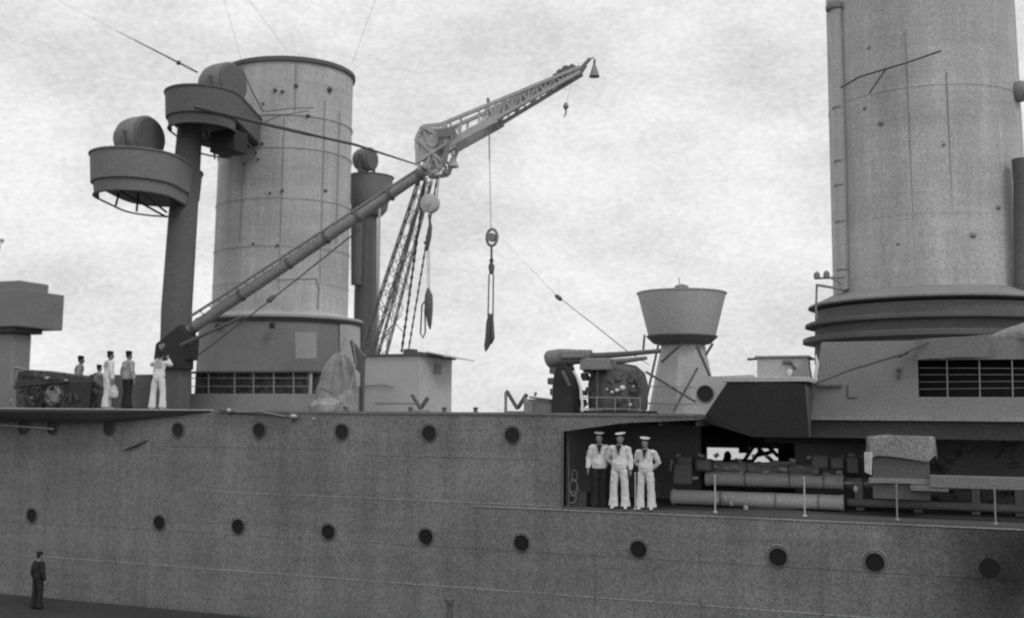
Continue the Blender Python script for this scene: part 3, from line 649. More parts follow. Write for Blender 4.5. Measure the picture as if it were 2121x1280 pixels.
for pts, lb in (([(440,-60),(470,20),(500,124)], 'faint wire leaving the left funnel rim upwards, leftmost of the three'),
                ([(470,-60),(545,40),(596,108)], 'faint wire above the middle of the left funnel rim'),
                ([(800,-60),(760,48),(731,128)], 'faint wire rising right of the left funnel rim')):
    b = MB(); b.tube([P(x,y,CL-.5) for x, y in pts], .0065, 5); solo('rigging_wire', b, m_wire_pale, lb, 'wire', P(*pts[-1],CL-.5), 'faint wires above the left funnel')
yg = CL-F2*.9-.2
b = MB(); b.tube([P(1742,182,yg+.6),P(1780,160,yg+.1),P(1830,145,yg),P(1880,130,yg),P(1950,106,yg)], .024, 6); b.tube([P(1835,143,yg),P(1800,195,yg+.15)], .02, 6)
solo('funnel_guy', b, m_wire, 'forked guy wire curving across the upper part of the right funnel', 'wire', P(1742,182,yg))
# ------------------------------------------------------------------ small deckhouse
Y0, Y1 = 30.0, 32.4
x0_, x1_ = X(755,Y0,800), X(869,Y0,800); zr_ = Z(800,738,Y0)
g = thing('deckhouse', 'small pale square deckhouse with a flat overhanging roof under the crane', 'deckhouse', (x0_, Y0, DZ))
b = MB(); b.box((x0_,Y0,DZ),(x1_,Y1,zr_)); part('walls', b, m_light, g, bev=.01)
b = MB(); b.box((x0_-.05,Y0-.08,zr_+.003),(x1_+.12,Y1+.08,zr_+.07)); b.box((X(835,Y0,738),Y0-.02,zr_+.073),(x1_+.05,Y0+1.6,zr_+.13)); part('roof', b, m_dark, g, bev=.01)
b = MB(); b.slab([Vector((x1_+.1,Y0+.2,zr_+.16)),Vector((x1_+.1,Y1-.1,zr_+.12)),Vector((x1_+.75,Y1+.2,zr_-.02)),Vector((x1_+.75,Y0+.9,zr_+.0))], .03); part('awning', b, m_light, g)
b = MB(); b.box((x1_-.01,Y0+1.0,zr_-.52),(x1_+.06,Y0+1.45,zr_-.2)); part('vent', b, m_mid, g, bev=.01)
b = MB(); b.tube([P(752,800,Y0-.05),P(790,797,Y0-.05),P(815,802,Y0-.05)], .02, 6); b.box((x0_+.4,Y0-.015,DZ+.3),(x1_-.02,Y0+.002,DZ+.33)); part('handrail', b, m_mid, g)
b = MB(); b.box((X(826,Y0,730),Y0+.3,zr_+.13),(X(848,Y0,730),Y0+.6,zr_+.25)); part('rope_cleat', b, m_dark, g, bev=.02)
# ------------------------------------------------------------------ tarpaulin covered heap, and the paravane beside it
def crumple(b, amp, sc_, seed=0):
    for i, v in enumerate(b.v):
        n_ = noise.noise_vector(v*sc_+Vector((seed,seed*2,0))); m2 = noise.noise_vector(v*sc_*2.7+Vector((0,seed,9)))
        b.v[i] = v+n_*amp+m2*amp*.45
    return b
def cloth(outer, levels, amp, s, seed):
    b = MB(); b.stack(outer, levels); return crumple(b, amp, s, seed)
tp_ = P(695,700,H+2.2); yt_ = H+2.2
def og(z, wl, wr, dy):
    n = 48; c = Vector(((wl+wr)/2, yt_, z)); hw = (wr-wl)/2
    return [Vector((c.x+hw*math.copysign(abs(math.cos(2*math.pi*k/n))**.75, math.cos(2*math.pi*k/n)), yt_+dy*math.sin(2*math.pi*k/n)*(1+.12*math.sin(6*math.pi*2*k/n)), z)) for k in range(n)]
rows = [(852,650,738),(838,654,736),(822,660,738),(806,660,734),(790,666,736),(775,668,732),(760,674,730),(748,680,726),(738,688,720),(731,696,712)]
lv = []
for i in range(31):
    t = i/30*(len(rows)-1); k = min(int(t), len(rows)-2); u = t-k; a = [rows[k][j]*(1-u)+rows[k+1][j]*u for j in range(3)]
    lv.append((Z(695,a[0],yt_), X(a[1],yt_,780), X(a[2],yt_,780), .55*(1-.6*i/30)))
tpn = thing('canvas_heap', 'tall crumpled pale canvas cover draped between the left funnel base and the small deckhouse', 'tarpaulin', (tp_.x, yt_, DZ))
cvb = MB(); cvb.stack(og, lv)
for i, v in enumerate(cvb.v):
    w1 = noise.noise(Vector((v.x*5+v.z*.8, v.y*4, v.z*.9+4)))+.5*noise.noise(Vector((v.x*9-v.z*1.5, 3, v.z*1.6)))+.3*noise.noise(Vector((v.x*13, 7, v.z*7)))
    cvb.v[i] = v+Vector((.05*w1, -.11*w1, .05*noise.noise(v*5)))
part('canvas', cvb, m_tarp, tpn, ang=70)
b = MB()
for pts in (((688,850),(692,790),(700,740),(715,700)),((735,850),(728,800),(738,750),(730,700)),((660,800),(690,812),(725,800))): b.tube([P(x,y,yt_-.55+.25*(850-y)/150) for x, y in pts], .018, 6)
part('lashing', b, m_rope, tpn)
b = MB(); b.slab([P(728,706,yt_-.2),P(756,738,yt_-.2),P(752,776,yt_-.2),P(741,764,yt_-.2)], -.12); b.tube([P(752,742,yt_-.2),P(752,850,yt_-.2)], .03); b.obox(P(728,706,yt_-.22),P(757,740,yt_-.22),.14,.04)
solo('paravane_fin', b, m_dark, 'dark pointed fin on a thin post between the canvas heap and small deckhouse', 'fin', P(752,850,yt_-.2))
# low heap of folded canvas at the front
tp2 = P(680,845,H+1.2)
def og2(z, rx, ry):
    n = 36; return [Vector((tp2.x+rx*math.cos(2*math.pi*k/n), H+1.2+ry*math.sin(2*math.pi*k/n), z)) for k in range(n)]
b = cloth(og2, [(DZ,.62,.4),(DZ+.1,.6,.42),(DZ+.2,.56,.4),(DZ+.30,.42,.3),(DZ+.36,.25,.2),(DZ+.39,.05,.05)], .13, 3.6, 8)
solo('canvas_bundle', b, m_tarp, 'low rumpled canvas bundle lying on deck in front of the tall canvas heap', 'tarpaulin', (tp2.x,H+1.2,DZ))
# ------------------------------------------------------------------ chocks
def chock(px, py, Y, lb, k=1, post=True):
    c = P(px, py, Y); t = thing('boat_chock', lb, 'chock', (c.x, Y, DZ), 'Y shaped boat chocks on deck')
    sc_ = 1/ (P(px+1,py,Y).x-c.x)*1.0; u = 1/sc_
    b = MB(); b.obox(c+Vector((-19*u*k,0,36*u*k)), c+Vector((3*u,0,3*u)), .10, .07); b.obox(c+Vector((18*u*k,.1,30*u*k)), c+Vector((0,.1,4*u)), .10, .08); part('crutch', b, m_dark, t)
    b = MB()
    if post: b.obox((c.x-19*u*k,Y-.06,DZ),(c.x-19*u*k,Y-.06,c.z+34*u*k),.06,.06); b.obox((c.x+20*u*k,Y-.06,DZ),(c.x+20*u*k,Y-.06,c.z+24*u*k),.07,.07)
    b.box((c.x-.22,Y-.08,DZ),(c.x+.22,Y+.2,DZ+.06)); part('base', b, m_mid, t)
chock(1069, 850, H+1.0, 'dark Y shaped boat chock standing clear against the sky left of the gun', 1.05)
chock(868, 850, H+1.0, 'dark Y shaped boat chock in front of the small deckhouse', .8, False)
# deck clutter line between chock and gun
b = MB()
for px, py, ww, hh in ((1120,850,30,28),(1098,850,8,22),(1136,850,14,18)):
    c = P(px,py,H+2); u = 1/72; b.box((c.x-ww*u,H+1.8+hh*.01,DZ),(c.x+ww*u*.6,H+2.2+hh*.01,DZ+hh*u))
b.tube([P(1096,822,H+2),P(1140,828,H+2)], .03); b.tube([P(1108,820,H+2),P(1110,812,H+2)], .04)
solo('deck_locker', b, m_mid, 'low grey deck locker between the boat chock and the gun', 'locker', (X(1120,H+2),H+2,DZ), bev=.015)
b = MB()
for px in (715, 735, 760, 790, 905, 920, 965, 1010): 
    c = P(px,854,H+.5); s = random.uniform(.05,.09); b.tube([(c.x,H+.5,DZ),(c.x,H+.5,DZ+s*1.0)],[.06,.04],8)
bo = b
for i, px in enumerate((715, 850, 920, 985)):
    c = P(px,854,H+.4); b = MB(); b.lathe((c.x,H+.4,DZ), [(.07,0),(.055,.05),(.05,.09),(.075,.11),(.07,.13),(.0,.15)], 12)
    solo('deck_cleat', b, m_dark, ('small dark mushroom cleat on the deck edge in front of the canvas heap','small dark mushroom cleat on the deck edge in front of the small deckhouse','small dark mushroom cleat on the deck edge below the right corner of the small deckhouse','small dark mushroom cleat on the open deck edge left of the boat chock')[i], 'cleat', (c.x,H+.4,DZ), 'mushroom cleats along the deck edge')
# ------------------------------------------------------------------ anti-aircraft gun
ga = thing('deck_gun', 'twin barrelled deck gun pointing right on a dark mount at the edge of the deck', 'gun', (X(1235,H+2.2), H+2.2, DZ))
yg_ = H+2.0
b = MB(); b.tube([P(1222,738,yg_),P(1240,737,yg_),P(1300,733,yg_),P(1362,727,yg_),P(1368,727,yg_)], [.10,.085,.07,.055,.062], 16); part('barrel', b, m_dark, ga)
b = MB(); b.tube([P(1225,752,yg_+.5),P(1300,746,yg_+.5),P(1340,741,yg_+.5)], [.09,.07,.05], 16); part('barrel', b, m_mid, ga)
b = MB(); b.tube([P(1132,745,yg_),P(1136,744,yg_),P(1160,741,yg_),P(1225,737,yg_)], [.17,.23,.24,.16], 18); part('breech', b, m_tub, ga)
b = MB(); b.box(tuple(P(1160,742,yg_-.3)),tuple(P(1222,728,yg_+.3))); b.box(tuple(P(1200,766,yg_-.25)),tuple(P(1280,745,yg_+.6))); part('cradle', b, m_mid, ga, bev=.03)
b = MB(); rows_ = [(856,1148,1196),(800,1150,1192),(775,1153,1186),(750,1158,1178)]
b.stack(lambda z, a, c_: [Vector((a,yg_-.25,z)),Vector((c_,yg_-.3,z)),Vector((c_,yg_+.35,z)),Vector((a,yg_+.35,z))], [(max(DZ,Z(1170,r[0],yg_)), X(r[1],yg_,800), X(r[2],yg_,800)) for r in rows_]); part('trunnion_bracket', b, m_black, ga, bev=.03)
b = MB()
for px, py in ((1146,768),(1142,790),(1147,812)): c = P(px,py,yg_-.1); b.box((c.x-.06,c.y-.15,c.z-.08),(c.x+.18,c.y+.15,c.z+.09))
b.tube([P(1165,768,yg_-.35),P(1180,800,yg_-.35)], .06); part('fuse_setter', b, m_dark, ga, bev=.015)
b = MB()
def shl(t, z): return t
pts = [(1188,768),(1196,782),(1203,805),(1206,835),(1206,852)]
b.tube([P(x,y,yg_-.42) for x, y in pts], .035, 8); part('guard_rail', b, m_white, ga)
# rounded ready-use ammunition drum and shield
c = P(1268,850,H+2.6); b = MB(); zt3 = Z(1268,752,H+2.6)
b.lathe((c.x+.1,H+2.8,DZ), [(.78,.12),(.80,.3),(.80,zt3-DZ-.55),(.72,zt3-DZ-.25),(.5,zt3-DZ-.06),(.2,zt3-DZ)], 32); part('shield', b, m_dark, ga)
b = MB(); rnd = random.Random(4)
for i in range(70):
    px, py = rnd.uniform(1205,1330), rnd.uniform(764,846); q = P(px,py,H+1.95+abs(px-1275)/90*.5); s = rnd.uniform(.04,.1)
    if i%3: b.box((q.x-s,q.y-.05,q.z-s*.8),(q.x+s,q.y+.1,q.z+s*.8))
    else: b.tube([q-Vector((s,0,s)),q+Vector((s,0,s))], .025, 6)
b.tube([P(1238,760,H+1.95),P(1237,850,H+1.95)], .03); b.tube([P(1262,785,H+1.95),P(1300,830,H+1.95)], .03); part('sighting_gear', b, m_dark, ga)
b = MB()
for px, py, s in ((1278,808,.06),(1289,803,.08),(1268,812,.05),(1305,838,.05),(1257,806,.03),(1312,800,.03)): b.ball(P(px,py,H+1.85), (s,.05,s*.8), 10, 6)
part('handwheel', b, m_white, ga)
b = MB()
b.tube([P(1205,823,H+1.6),P(1328,824,H+1.6)], .016, 6); b.tube([P(1200,846,H+1.6),P(1326,847,H+1.6)], .016, 6)
for px in (1206,1236,1274,1304,1326): b.tube([P(px,823,H+1.6),P(px,852,H+1.6)], .014, 6)
part('platform_rail', b, m_mid, ga)
b = MB(); b.lathe((c.x,H+2.6,DZ), [(1.15,0),(1.2,.02),(1.2,.09),(1.15,.1)], 40, 1, .8); part('turntable', b, m_black, ga)
# ------------------------------------------------------------------ director tub on its pedestal
dy = 29.4
dt = thing('director_tub', 'pale grey bucket shaped tub on a braced tapering pedestal right of the gun', 'gun director', P(1413,855,dy))
cx_ = X(1412,dy,650); zz = [Z(1412,py,dy-1) for py in (598,690,706)]
b = MB(); b.lathe((cx_,dy,0), [(.93,zz[1]),(.94,zz[1]+.02),(1.23,zz[0]-.03),(1.26,zz[0]-.025),(1.26,zz[0]),(1.2,zz[0]),(1.16,zz[0]-.3),(.05,zz[0]-.35)], 48); part('tub', b, m_light, dt)
b = MB(); b.lathe((cx_,dy,0), [(.6,zz[2]-.05),(.8,zz[2]),(.99,zz[1]-.03),(.99,zz[1]-.003)], 48); part('tub_floor', b, m_dark, dt)
b = MB(); b.lathe((cx_,dy,0), [(.05,zz[0]-.4),(.12,zz[0]-.2),(.12,zz[0]+.1),(.2,zz[0]+.14),(.2,zz[0]+.2),(.05,zz[0]+.26)], 14); b.tube([(cx_-.05,dy,zz[0]+.2),(cx_-.08,dy,zz[0]+.45)], .012, 5); part('sight', b, m_mid, dt)
b = MB(); zpd = Z(1412,700,dy)
b.stack(lambda z, r: ell(Vector((cx_+.03,dy,0)), z, r, r*.9, 0, 8), [(DZ,1.02),(zpd,.58)]); part('pedestal', b, m_light, dt, bev=.01, ang=20)
for a, c_ in (((1364,712),(1332,858)),((1338,770),(1450,838)),((1370,750),(1412,712)),((1445,762),(1395,852)),((1443,716),(1470,778)),((1476,712),(1462,735)),((1335,694),(1332,730))):
    b = MB(); k0 = dy-1.05; b.obox(P(*a,k0+.2), P(*c_,k0), .05, .055); part('brace', b, m_dark, dt)
b = MB(); b.tube([P(1335,835,dy-1.05),P(1455,837,dy-1.05)], .02, 5); b.tube([P(1342,800,dy-1.0),P(1450,802,dy-1.0)], .015, 5); part('foot_rail', b, m_mid, dt)
st = thing('mast_stay', 'pale diagonal stay with a dark insulator sloping down to the deck gun muzzle', 'stay', P(1345,755,29))
b = MB(); b.tube([P(1040,495,29),P(1128,586,29),P(1155,614,29),P(1240,680,29),P(1300,728,29),P(1345,756,29)], [.003,.005,.012,.016,.016,.012], 6); part('wire', b, m_wire_pale, st)
b = MB(); q0, q1 = P(1150,611,29), P(1164,622,29); b.tube([q0,q0.lerp(q1,.2),q0.lerp(q1,.8),q1], [.02,.065,.065,.02], 10); part('insulator', b, m_dark, st)
# ------------------------------------------------------------------ winch house on the sponson
wy = H+1.6
wh = thing('winch_house', 'small grey box house on top of the sponson left of the right funnel', 'winch', P(1625,790,wy))
zb0, zb1 = Z(1620,792,wy), Z(1620,741,wy)
b = MB(); b.box((X(1568,wy,765),wy,zb0),(X(1668,wy,765),wy+1.2,zb1)); part('casing', b, m_light, wh, bev=.04)
b = MB(); b.box((X(1564,wy,740),wy-.05,zb1+.002),(X(1676,wy,740),wy+1.25,zb1+.05)); b.slab([P(1668,742,wy),P(1668,790,wy),P(1684,790,wy),P(1676,745,wy)], .4); part('lid', b, m_mid, wh)
b = MB(); b.tube([P(1548,744,wy+.1),P(1568,743,wy+.1)], .03); b.tube([P(1622,750,wy-.03),P(1640,752,wy-.03)], .05); b.tube([P(1638,752,wy-.03),P(1648,765,wy-.03)], .03); part('crank', b, m_dark, wh)
b = MB(); b.ball(P(1636,772,wy-.06), (.07,.05,.1), 10, 6); part('gauge', b, m_white, wh)
b = MB(); b.tube([P(1672,801,H+.3),P(1760,766,H+.5),P(1862,735,H+.8),P(1925,708,H+.9)], [.02,.026,.035,.02], 10); b.tube([P(1858,738,H+.8),P(1880,728,H+.8)], .05, 12)
b.box(tuple(P(1676,828,H+.35)),tuple(P(1687,795,H+.5)))
solo('davit_boom', b, m_dark, 'dark thin boom slanting up across the deckhouse wall right of the sponson', 'boom', P(1680,800,H+.3))
b = MB(); b.tube([P(1683,790,H+1),P(1690,775,H+1),P(1693,752,H+1),P(1690,735,H+1)], [.03,.045,.04,.015], 8); b.tube([P(1666,796,H+1),P(1690,790,H+1)], .02)
solo('vent_horn', b, m_white, 'small white curved horn beside the winch box', 'horn', P(1683,790,H+1))
# ------------------------------------------------------------------ covered boat at the right edge
by = H+.9
bt = thing('ship_boat', 'ship boat under pale canvas at the right edge, its pointed bow above the railed recess', 'boat', P(2100,735,by))
def boat_ring(t):
    x = X(2042,by,720)+t*4.2; u = min(1,t*2.6)**.7; hw = .05+.8*u; zt_ = Z(2042,697,by)+.02+.42*min(1,t*4)**.9; zb3 = Z(2042,699,by)-.02-.28*min(1,t*4)**.8
    return [Vector((x,by+.75+hw*math.cos(a),(zt_+zb3)/2+(zt_-zb3)/2*math.sin(a))) for a in [2*math.pi*k/20 for k in range(20)]]
b = MB(); b.stack(boat_ring, [(i/24,) for i in range(25)]); crumple(b, .02, 4, 2); part('canvas_cover', b, m_canvas, bt, ang=60)
b = MB()
for i in range(5):
    r_ = [v*1.0 for v in boat_ring(.12+i*.17)]; cc_ = sum(r_, Vector())/20; b.tube([cc_+(v-cc_)*1.02 for v in r_]+[cc_+(r_[0]-cc_)*1.02], .012, 5)
part('lashing', b, m_rope, bt)
b = MB(); b.box((X(2095,by,745),by+.5,zo1+.05),(X(2095,by,745)+.12,by+1.1,Z(2042,715,by))); part('cradle', b, m_dark, bt)
b = MB(); q = [P(1896,704,by+.1),P(2052,693,by+.1),P(2048,738,by+.1),P(1900,744,by+.1)]; n_ = 14; o_ = [q[0].lerp(q[1],i/n_) for i in range(n_+1)]+[q[3].lerp(q[2],i/n_) for i in range(n_,-1,-1)]
b.prism([(p.x,p.z) for p in o_], by+.06, by+.12); crumple(b, .02, 3, 4)
solo('canvas_dodger', b, m_tub, 'grey canvas windscreen laced above the dark railed recess, left of the covered boat', 'canvas screen', q[3])
# ------------------------------------------------------------------ far structure at the left edge
ty = 33
tr = thing('gun_turret', 'blocky grey gun turret roof cut off by the left edge of the picture', 'turret', P(20,800,ty))
T1, T2 = 31.0, 33.3; xg = X(38,T1,640); ztop, zbot = Z(2,600,T1), Z(2,676,T1)
b = MB(); b.prism([(XL+2,zbot),(xg,zbot),(xg,ztop),(XL+2,ztop+.15)], T1, T2); part('gun_house', b, m_tub, tr, bev=.02)
b = MB(); b.box((XL+2,T1+.5,ztop+.05),(xg-.55,T2-.3,ztop+.42)); part('roof_hatch', b, m_tub, tr, bev=.03)
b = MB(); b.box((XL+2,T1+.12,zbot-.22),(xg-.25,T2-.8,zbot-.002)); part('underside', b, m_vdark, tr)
b = MB(); b.box((XL+2.1,T1+.3,DZ),(xg-.45,T2-1.1,zbot-.224)); part('barbette', b, m_tub, tr, bev=.1)
b = MB(); b.ball(P(4,498,ty+3), (.12,.1,.1)); b.tube([P(4,498,ty+3),P(-20,590,ty+3)], .02); part('aerial', b, m_light, tr)
# ------------------------------------------------------------------ dark machinery on the left deck
gy = H+1.7
mg = thing('machine_gun_mount', 'large dark covered gun mount with a round pale cover on the left deck', 'gun mount', P(100,845,gy))
b = MB(); poly = [(28,850),(200,850),(203,800),(185,782),(140,776),(60,766),(34,768),(26,800)]
b.prism([(P(x,min(y,849),gy).x,max(DZ+.036,P(x,y,gy).z)) for x, y in poly], gy+.1, gy+1.0); crumple(b, .03, 3, 5); part('net_cover', b, m_net, mg)
b = MB(); c = P(112,818,gy); b.tube([c+Vector((0,.12,0)),c-Vector((0,.05,0)),c-Vector((0,.1,0))], [.33,.33,.26], 24); part('round_cover', b, m_mid, mg)
b = MB(); ovalring(b, P(70,815,gy-.05), .26,.30,.035); b.tube([P(40,775,gy),P(205,800,gy)], .04); b.tube([P(35,800,gy-.1),P(150,790,gy-.1)], .05); b.box(tuple(P(50,850,gy-.1)),tuple(P(95,835,gy+.1))); b.box(tuple(P(140,850,gy-.2)),tuple(P(200,790,gy+.05))); part('gear', b, m_black, mg, bev=.02)
rnd = random.Random(21); b = MB()
for i in range(40):
    q = P(rnd.uniform(30,200), rnd.uniform(775,846), gy-.05-rnd.random()*.2); s = rnd.uniform(.04,.16); d_ = Vector((rnd.uniform(-1,1),0,rnd.uniform(-1,1))).normalized()*s; b.tube([q-d_,q+d_], rnd.uniform(.02,.07), 7)
part('fittings', b, m_vdark, mg)
b = MB()
for px, py, s in ((98,783,.10),(137,787,.06),(177,807,.06),(24,828,.05),(66,824,.05)): b.ball(P(px,py,gy-.12), (s,.05,s*.55), 10, 6)
part('handwheel', b, m_light, mg)
b = MB(); b.tube([P(27,765,gy),P(26,800,gy)], [.06,.08], 8); b.ball(P(36,762,gy), (.1,.08,.07)); b.tube([P(36,762,gy),P(58,766,gy)], .03); part('shell_hoist', b, m_mid, mg)
b = MB(); b.box((X(205,gy+.6,800),gy+.5,DZ+.03),(X(318,gy+.6,800),gy+1.4,Z(260,776,gy+.6))); crumple(b, .0, 3, 5)
solo('hammock_bin', b, m_dark, 'dark grey bin behind the standing sailors left of the pillar', 'bin', (X(260,gy+.6),gy+1,DZ), bev=.03)
# spar stowed on the hull side
sp_ = thing('stowed_spar', 'thin dark spar with pale lashings stowed along the hull top below the left funnel', 'spar', P(470,848,H-.12))
b = MB(); b.tube([P(455,848,H-.1),P(480,852,H-.14),P(560,858,H-.14),P(618,866,H-.12)], [.04,.05,.045,.03], 10); part('spar', b, m_dark, sp_)
b = MB(); b.tube([P(490,853,H-.2),P(540,852,H-.18),P(590,862,H-.2)], .018, 6); part('rope', b, m_rope, sp_)
b = MB(); b.ball(P(608,862,H-.18), (.11,.06,.06), 12, 8); b.ball(P(474,850,H-.18), (.07,.06,.06), 12, 8); b.ball(P(650,867,H-.1), (.06,.04,.02), 12, 8); part('lashing', b, m_light, sp_)
b = MB()
for px, py in ((474,850),(606,864)): q = P(px,py,H-.1); b.box((q.x-.03,H-.12,q.z-.1),(q.x+.03,H+.001,q.z-.02))
part('bracket', b, m_dark, sp_)
b = MB(); b.slab([P(645,880-34,H+.0),P(660,846,H+.0),P(662,852,H),P(646,852,H)],.02)
# rails on the upper deck (left, thin)
# ------------------------------------------------------------------ torpedo tubes in the well
ty2 = H+2.3
tt = thing('torpedo_tubes', 'long pale torpedo tube mount lying in the dark well behind the stanchions', 'torpedo tubes', P(1570,1055,ty2))
def tubeth(px0, px1, py, Y, r, lab=None):
    p0, p1 = P(px0,py,Y), P(px1,py,Y); p1 = Vector((p1.x,Y,p0.z))
    b = MB(); d = Vector((1,0,0)); b.tube([p0,p0+d*.05,p0+d*.1,p1-d*.1,p1-d*.05,p1], [r*1.05,r*1.15,r,r,r*1.12,r*1.05], 24); o = part('tube', b, m_light, tt, lab)
    b = MB()
    L = p1.x-p0.x
    for k in (.3,.62,.86): x = p0.x+L*k; b = MB(); b.tube([(x-.03,Y,p0.z),(x+.03,Y,p0.z)], r*1.08, 24); part('band', b, m_mid, o)
tubeth(1462,1748,990,ty2+.3,.18); tubeth(1392,1748,1028,ty2-.35,.18); tubeth(1470,1740,968,ty2+.9,.17)
b = MB(); b.box(tuple(P(1392,1004,ty2-.1)),tuple(P(1440,958,ty2+.4))); b.box(tuple(P(1440,975,ty2-.1)),tuple(P(1480,950,ty2+.4))); b.box(tuple(P(1400,962,ty2)),tuple(P(1440,944,ty2+.4))); b.tube([P(1388,975,ty2-.2),P(1391,950,ty2-.2)], .05); part('training_gear', b, m_tub, tt, bev=.07)
b = MB()
for px, py, s, hh in ((1700,955,.2,.16),(1735,958,.16,.14),(1768,962,.14,.2),(1690,975,.1,.1)): q = P(px,py,ty2+.2); b.box((q.x-s,q.y-.15,q.z-hh),(q.x+s,q.y+.2,q.z+hh))
b.tube([P(1690,948,ty2+.2),P(1780,950,ty2+.2)], .04); b.tube([P(1560,962,ty2),P(1640,958,ty2)], .05); part('firing_gear', b, m_tub, tt, bev=.05)
b = MB(); b.tube([P(1750,1000,ty2+.4),P(1800,1001,ty2+.4),P(2180,1010,ty2+.4)], [.15,.12,.12], 16); b.tube([P(1755,1040,ty2+.2),P(2180,1056,ty2+.2)], .10, 14)
for px in (1780,1900,2020,2110): q = P(px,1015,ty2+.3); b.box((q.x-.1,q.y-.1,WZ),(q.x+.1,q.y+.2,q.z+.3))
part('breech_gear', b, m_tub, tt, bev=.03)
rnd = random.Random(33); b = MB()
for i in range(40):
    q = P(rnd.uniform(1930,2125), rnd.uniform(900,985) if i%2 else rnd.uniform(1020,1065), ty2+.5+rnd.random()*.8); s = rnd.uniform(.05,.2); d_ = Vector((rnd.uniform(-1,1),0,rnd.uniform(-.4,.4))).normalized()*s; b.tube([q-d_,q+d_], rnd.uniform(.03,.09), 8)
part('pipework', b, m_dark, tt)
rnd = random.Random(9); b = MB()
for i in range(40):
    q = P(rnd.uniform(1400,1780), rnd.uniform(940,1002), ty2+.1+rnd.random()*.3); s = rnd.uniform(.03,.1); b.tube([q-Vector((s,0,rnd.uniform(-.05,.05))),q+Vector((s,.02,rnd.uniform(-.05,.05)))], rnd.uniform(.02,.06), 8)
part('pipework', b, m_light, tt)
b = MB(); q = P(1600,1075,ty2); b.lathe((q.x,ty2,WZ), [(1.1,0),(1.15,.03),(1.1,.10),(.8,.12),(.7,.16),(.2,.17)], 36, 1, .4); part('turntable', b, m_dark, tt)
b = MB()
for px, py, s in ((1483,1035,.07),(1502,1032,.06),(1515,1042,.05),(1545,1052,.06),(1773,1012,.06)): b.ball(P(px,py,ty2-.75), (s,.04,s*1.4), 10, 6)
part('valve', b, m_light, tt)
# fittings silhouetted in the far gap
dv = thing('far_davit', 'dark struts seen against the bright gap through the well deck', 'davit', P(1590,960,HB-.6))
b = MB()
for a, c_ in (((1536,962),(1560,925)),((1552,962),(1578,930)),((1570,928),(1606,960)),((1592,925),(1612,945)),((1560,945),(1600,935))): b.tube([P(*a,HB-.6),P(*c_,HB-.6)], .07, 8)
b.box(tuple(P(1530,938,HB-.5)),tuple(P(1552,918,HB-.4))); part('strut', b, m_mid, dv)
b = MB(); q = P(1480,960,HB-.55); b.tube([P(1462,955,HB-.5),P(1500,958,HB-.5),P(1530,953,HB-.5),P(1560,957,HB-.5)], [.05,.09,.06,.10], 8); part('rope_roll', b, m_dark, dv)
b = MB(); q = P(1507,945,HB-.6); b.ball(q, (.14,.1,.2)); b.tube([q,P(1500,962,HB-.6)], .12); part('head_block', b, m_black, dv)
b = MB(); b.box((X(1612,HB-.4,940),HB-.5,zf0),(X(1650,HB-.4,940),HB-.3,zf1+.1)); b.box((X(1640,HB-.4,940),HB-.52,zf0-.3),(XR,HB-.3,zf1+.4)); b.box((X(1380,HB-.4,940)-.8,HB-.5,zf0-.3),(X(1464,HB-.4,940),HB-.3,zf1+.4)); part('screen', b, m_mid, dv)
# canvas covered locker in the well
ly = H+.9
lk = thing('covered_locker', 'square locker under a peaked pale canvas cover in the dark well at right', 'locker', P(1862,1000,ly))
b = MB(); b.box((X(1806,ly,970),ly,WZ+.4),(X(1925,ly,970),ly+1.0,Z(1860,925,ly))); part('body', b, m_dark, lk, bev=.02)
lx0, lx1 = X(1792,ly,930), X(1940,ly,930); zt4, zt5 = Z(1860,938,ly), Z(1860,901,ly)
def cov(z, k, e=0):
    n = 40; out = []
    for i in range(n):
        a = 2*math.pi*i/n; cxx = (lx0+lx1)/2; ca, sa = math.cos(a), math.sin(a)
        out.append(Vector((cxx+(lx1-lx0)/2*k*math.copysign(abs(ca)**.35,ca), ly+.5+.58*k*math.copysign(abs(sa)**.35,sa), z-(.06*math.sin(5*a+1) if e else 0))))
    return out
b = MB(); b.stack(cov, [(zt4-.12,1.0,1),(zt4-.02,1.01,1),(zt4+.12,1.0,0),(zt5-.08,.99,0),(zt5-.02,.96,0),(zt5+.0,.7,0),(zt5+.04,.35,0),(zt5+.14,.08,0)]); crumple(b, .035, 3.5, 11); part('canvas_cover', b, m_canvas, lk, ang=60)
b = MB(); b.slab([P(1790,935,ly-.02),P(1808,935,ly-.02),P(1806,985,ly-.02),P(1792,978,ly-.02)], -.03); crumple(b,.02,4,1); part('canvas_flap', b, m_canvas_l, lk)
b = MB(); b.box((X(1800,ly,990),ly-.1,Z(1860,1000,ly)),(X(1925,ly,990),ly+1,Z(1860,990,ly))); part('plinth', b, m_mid, lk)
b = MB(); b.box((X(1925,H+.7,1000),H+.7,Z(2000,1012,H+.7)),(XR-1,H+1.1,Z(2000,986,H+.7))); b.box((X(1885,H+.7,1000),H+.72,Z(2000,1020,H+.7)),(X(1965,H+.7,1000),H+1.08,Z(2000,1008,H+.7)))
b.box((X(2300,H+.7,1000),H+.9,WZ),(X(2300,H+.7,1000)+.12,H+1.05,Z(2000,1012,H+.7)))
solo('stowage_beam', b, m_tub, 'grey horizontal beam running to the right edge in the dark well', 'beam', (X(2000,H+.7),H+.9,WZ), bev=.015)
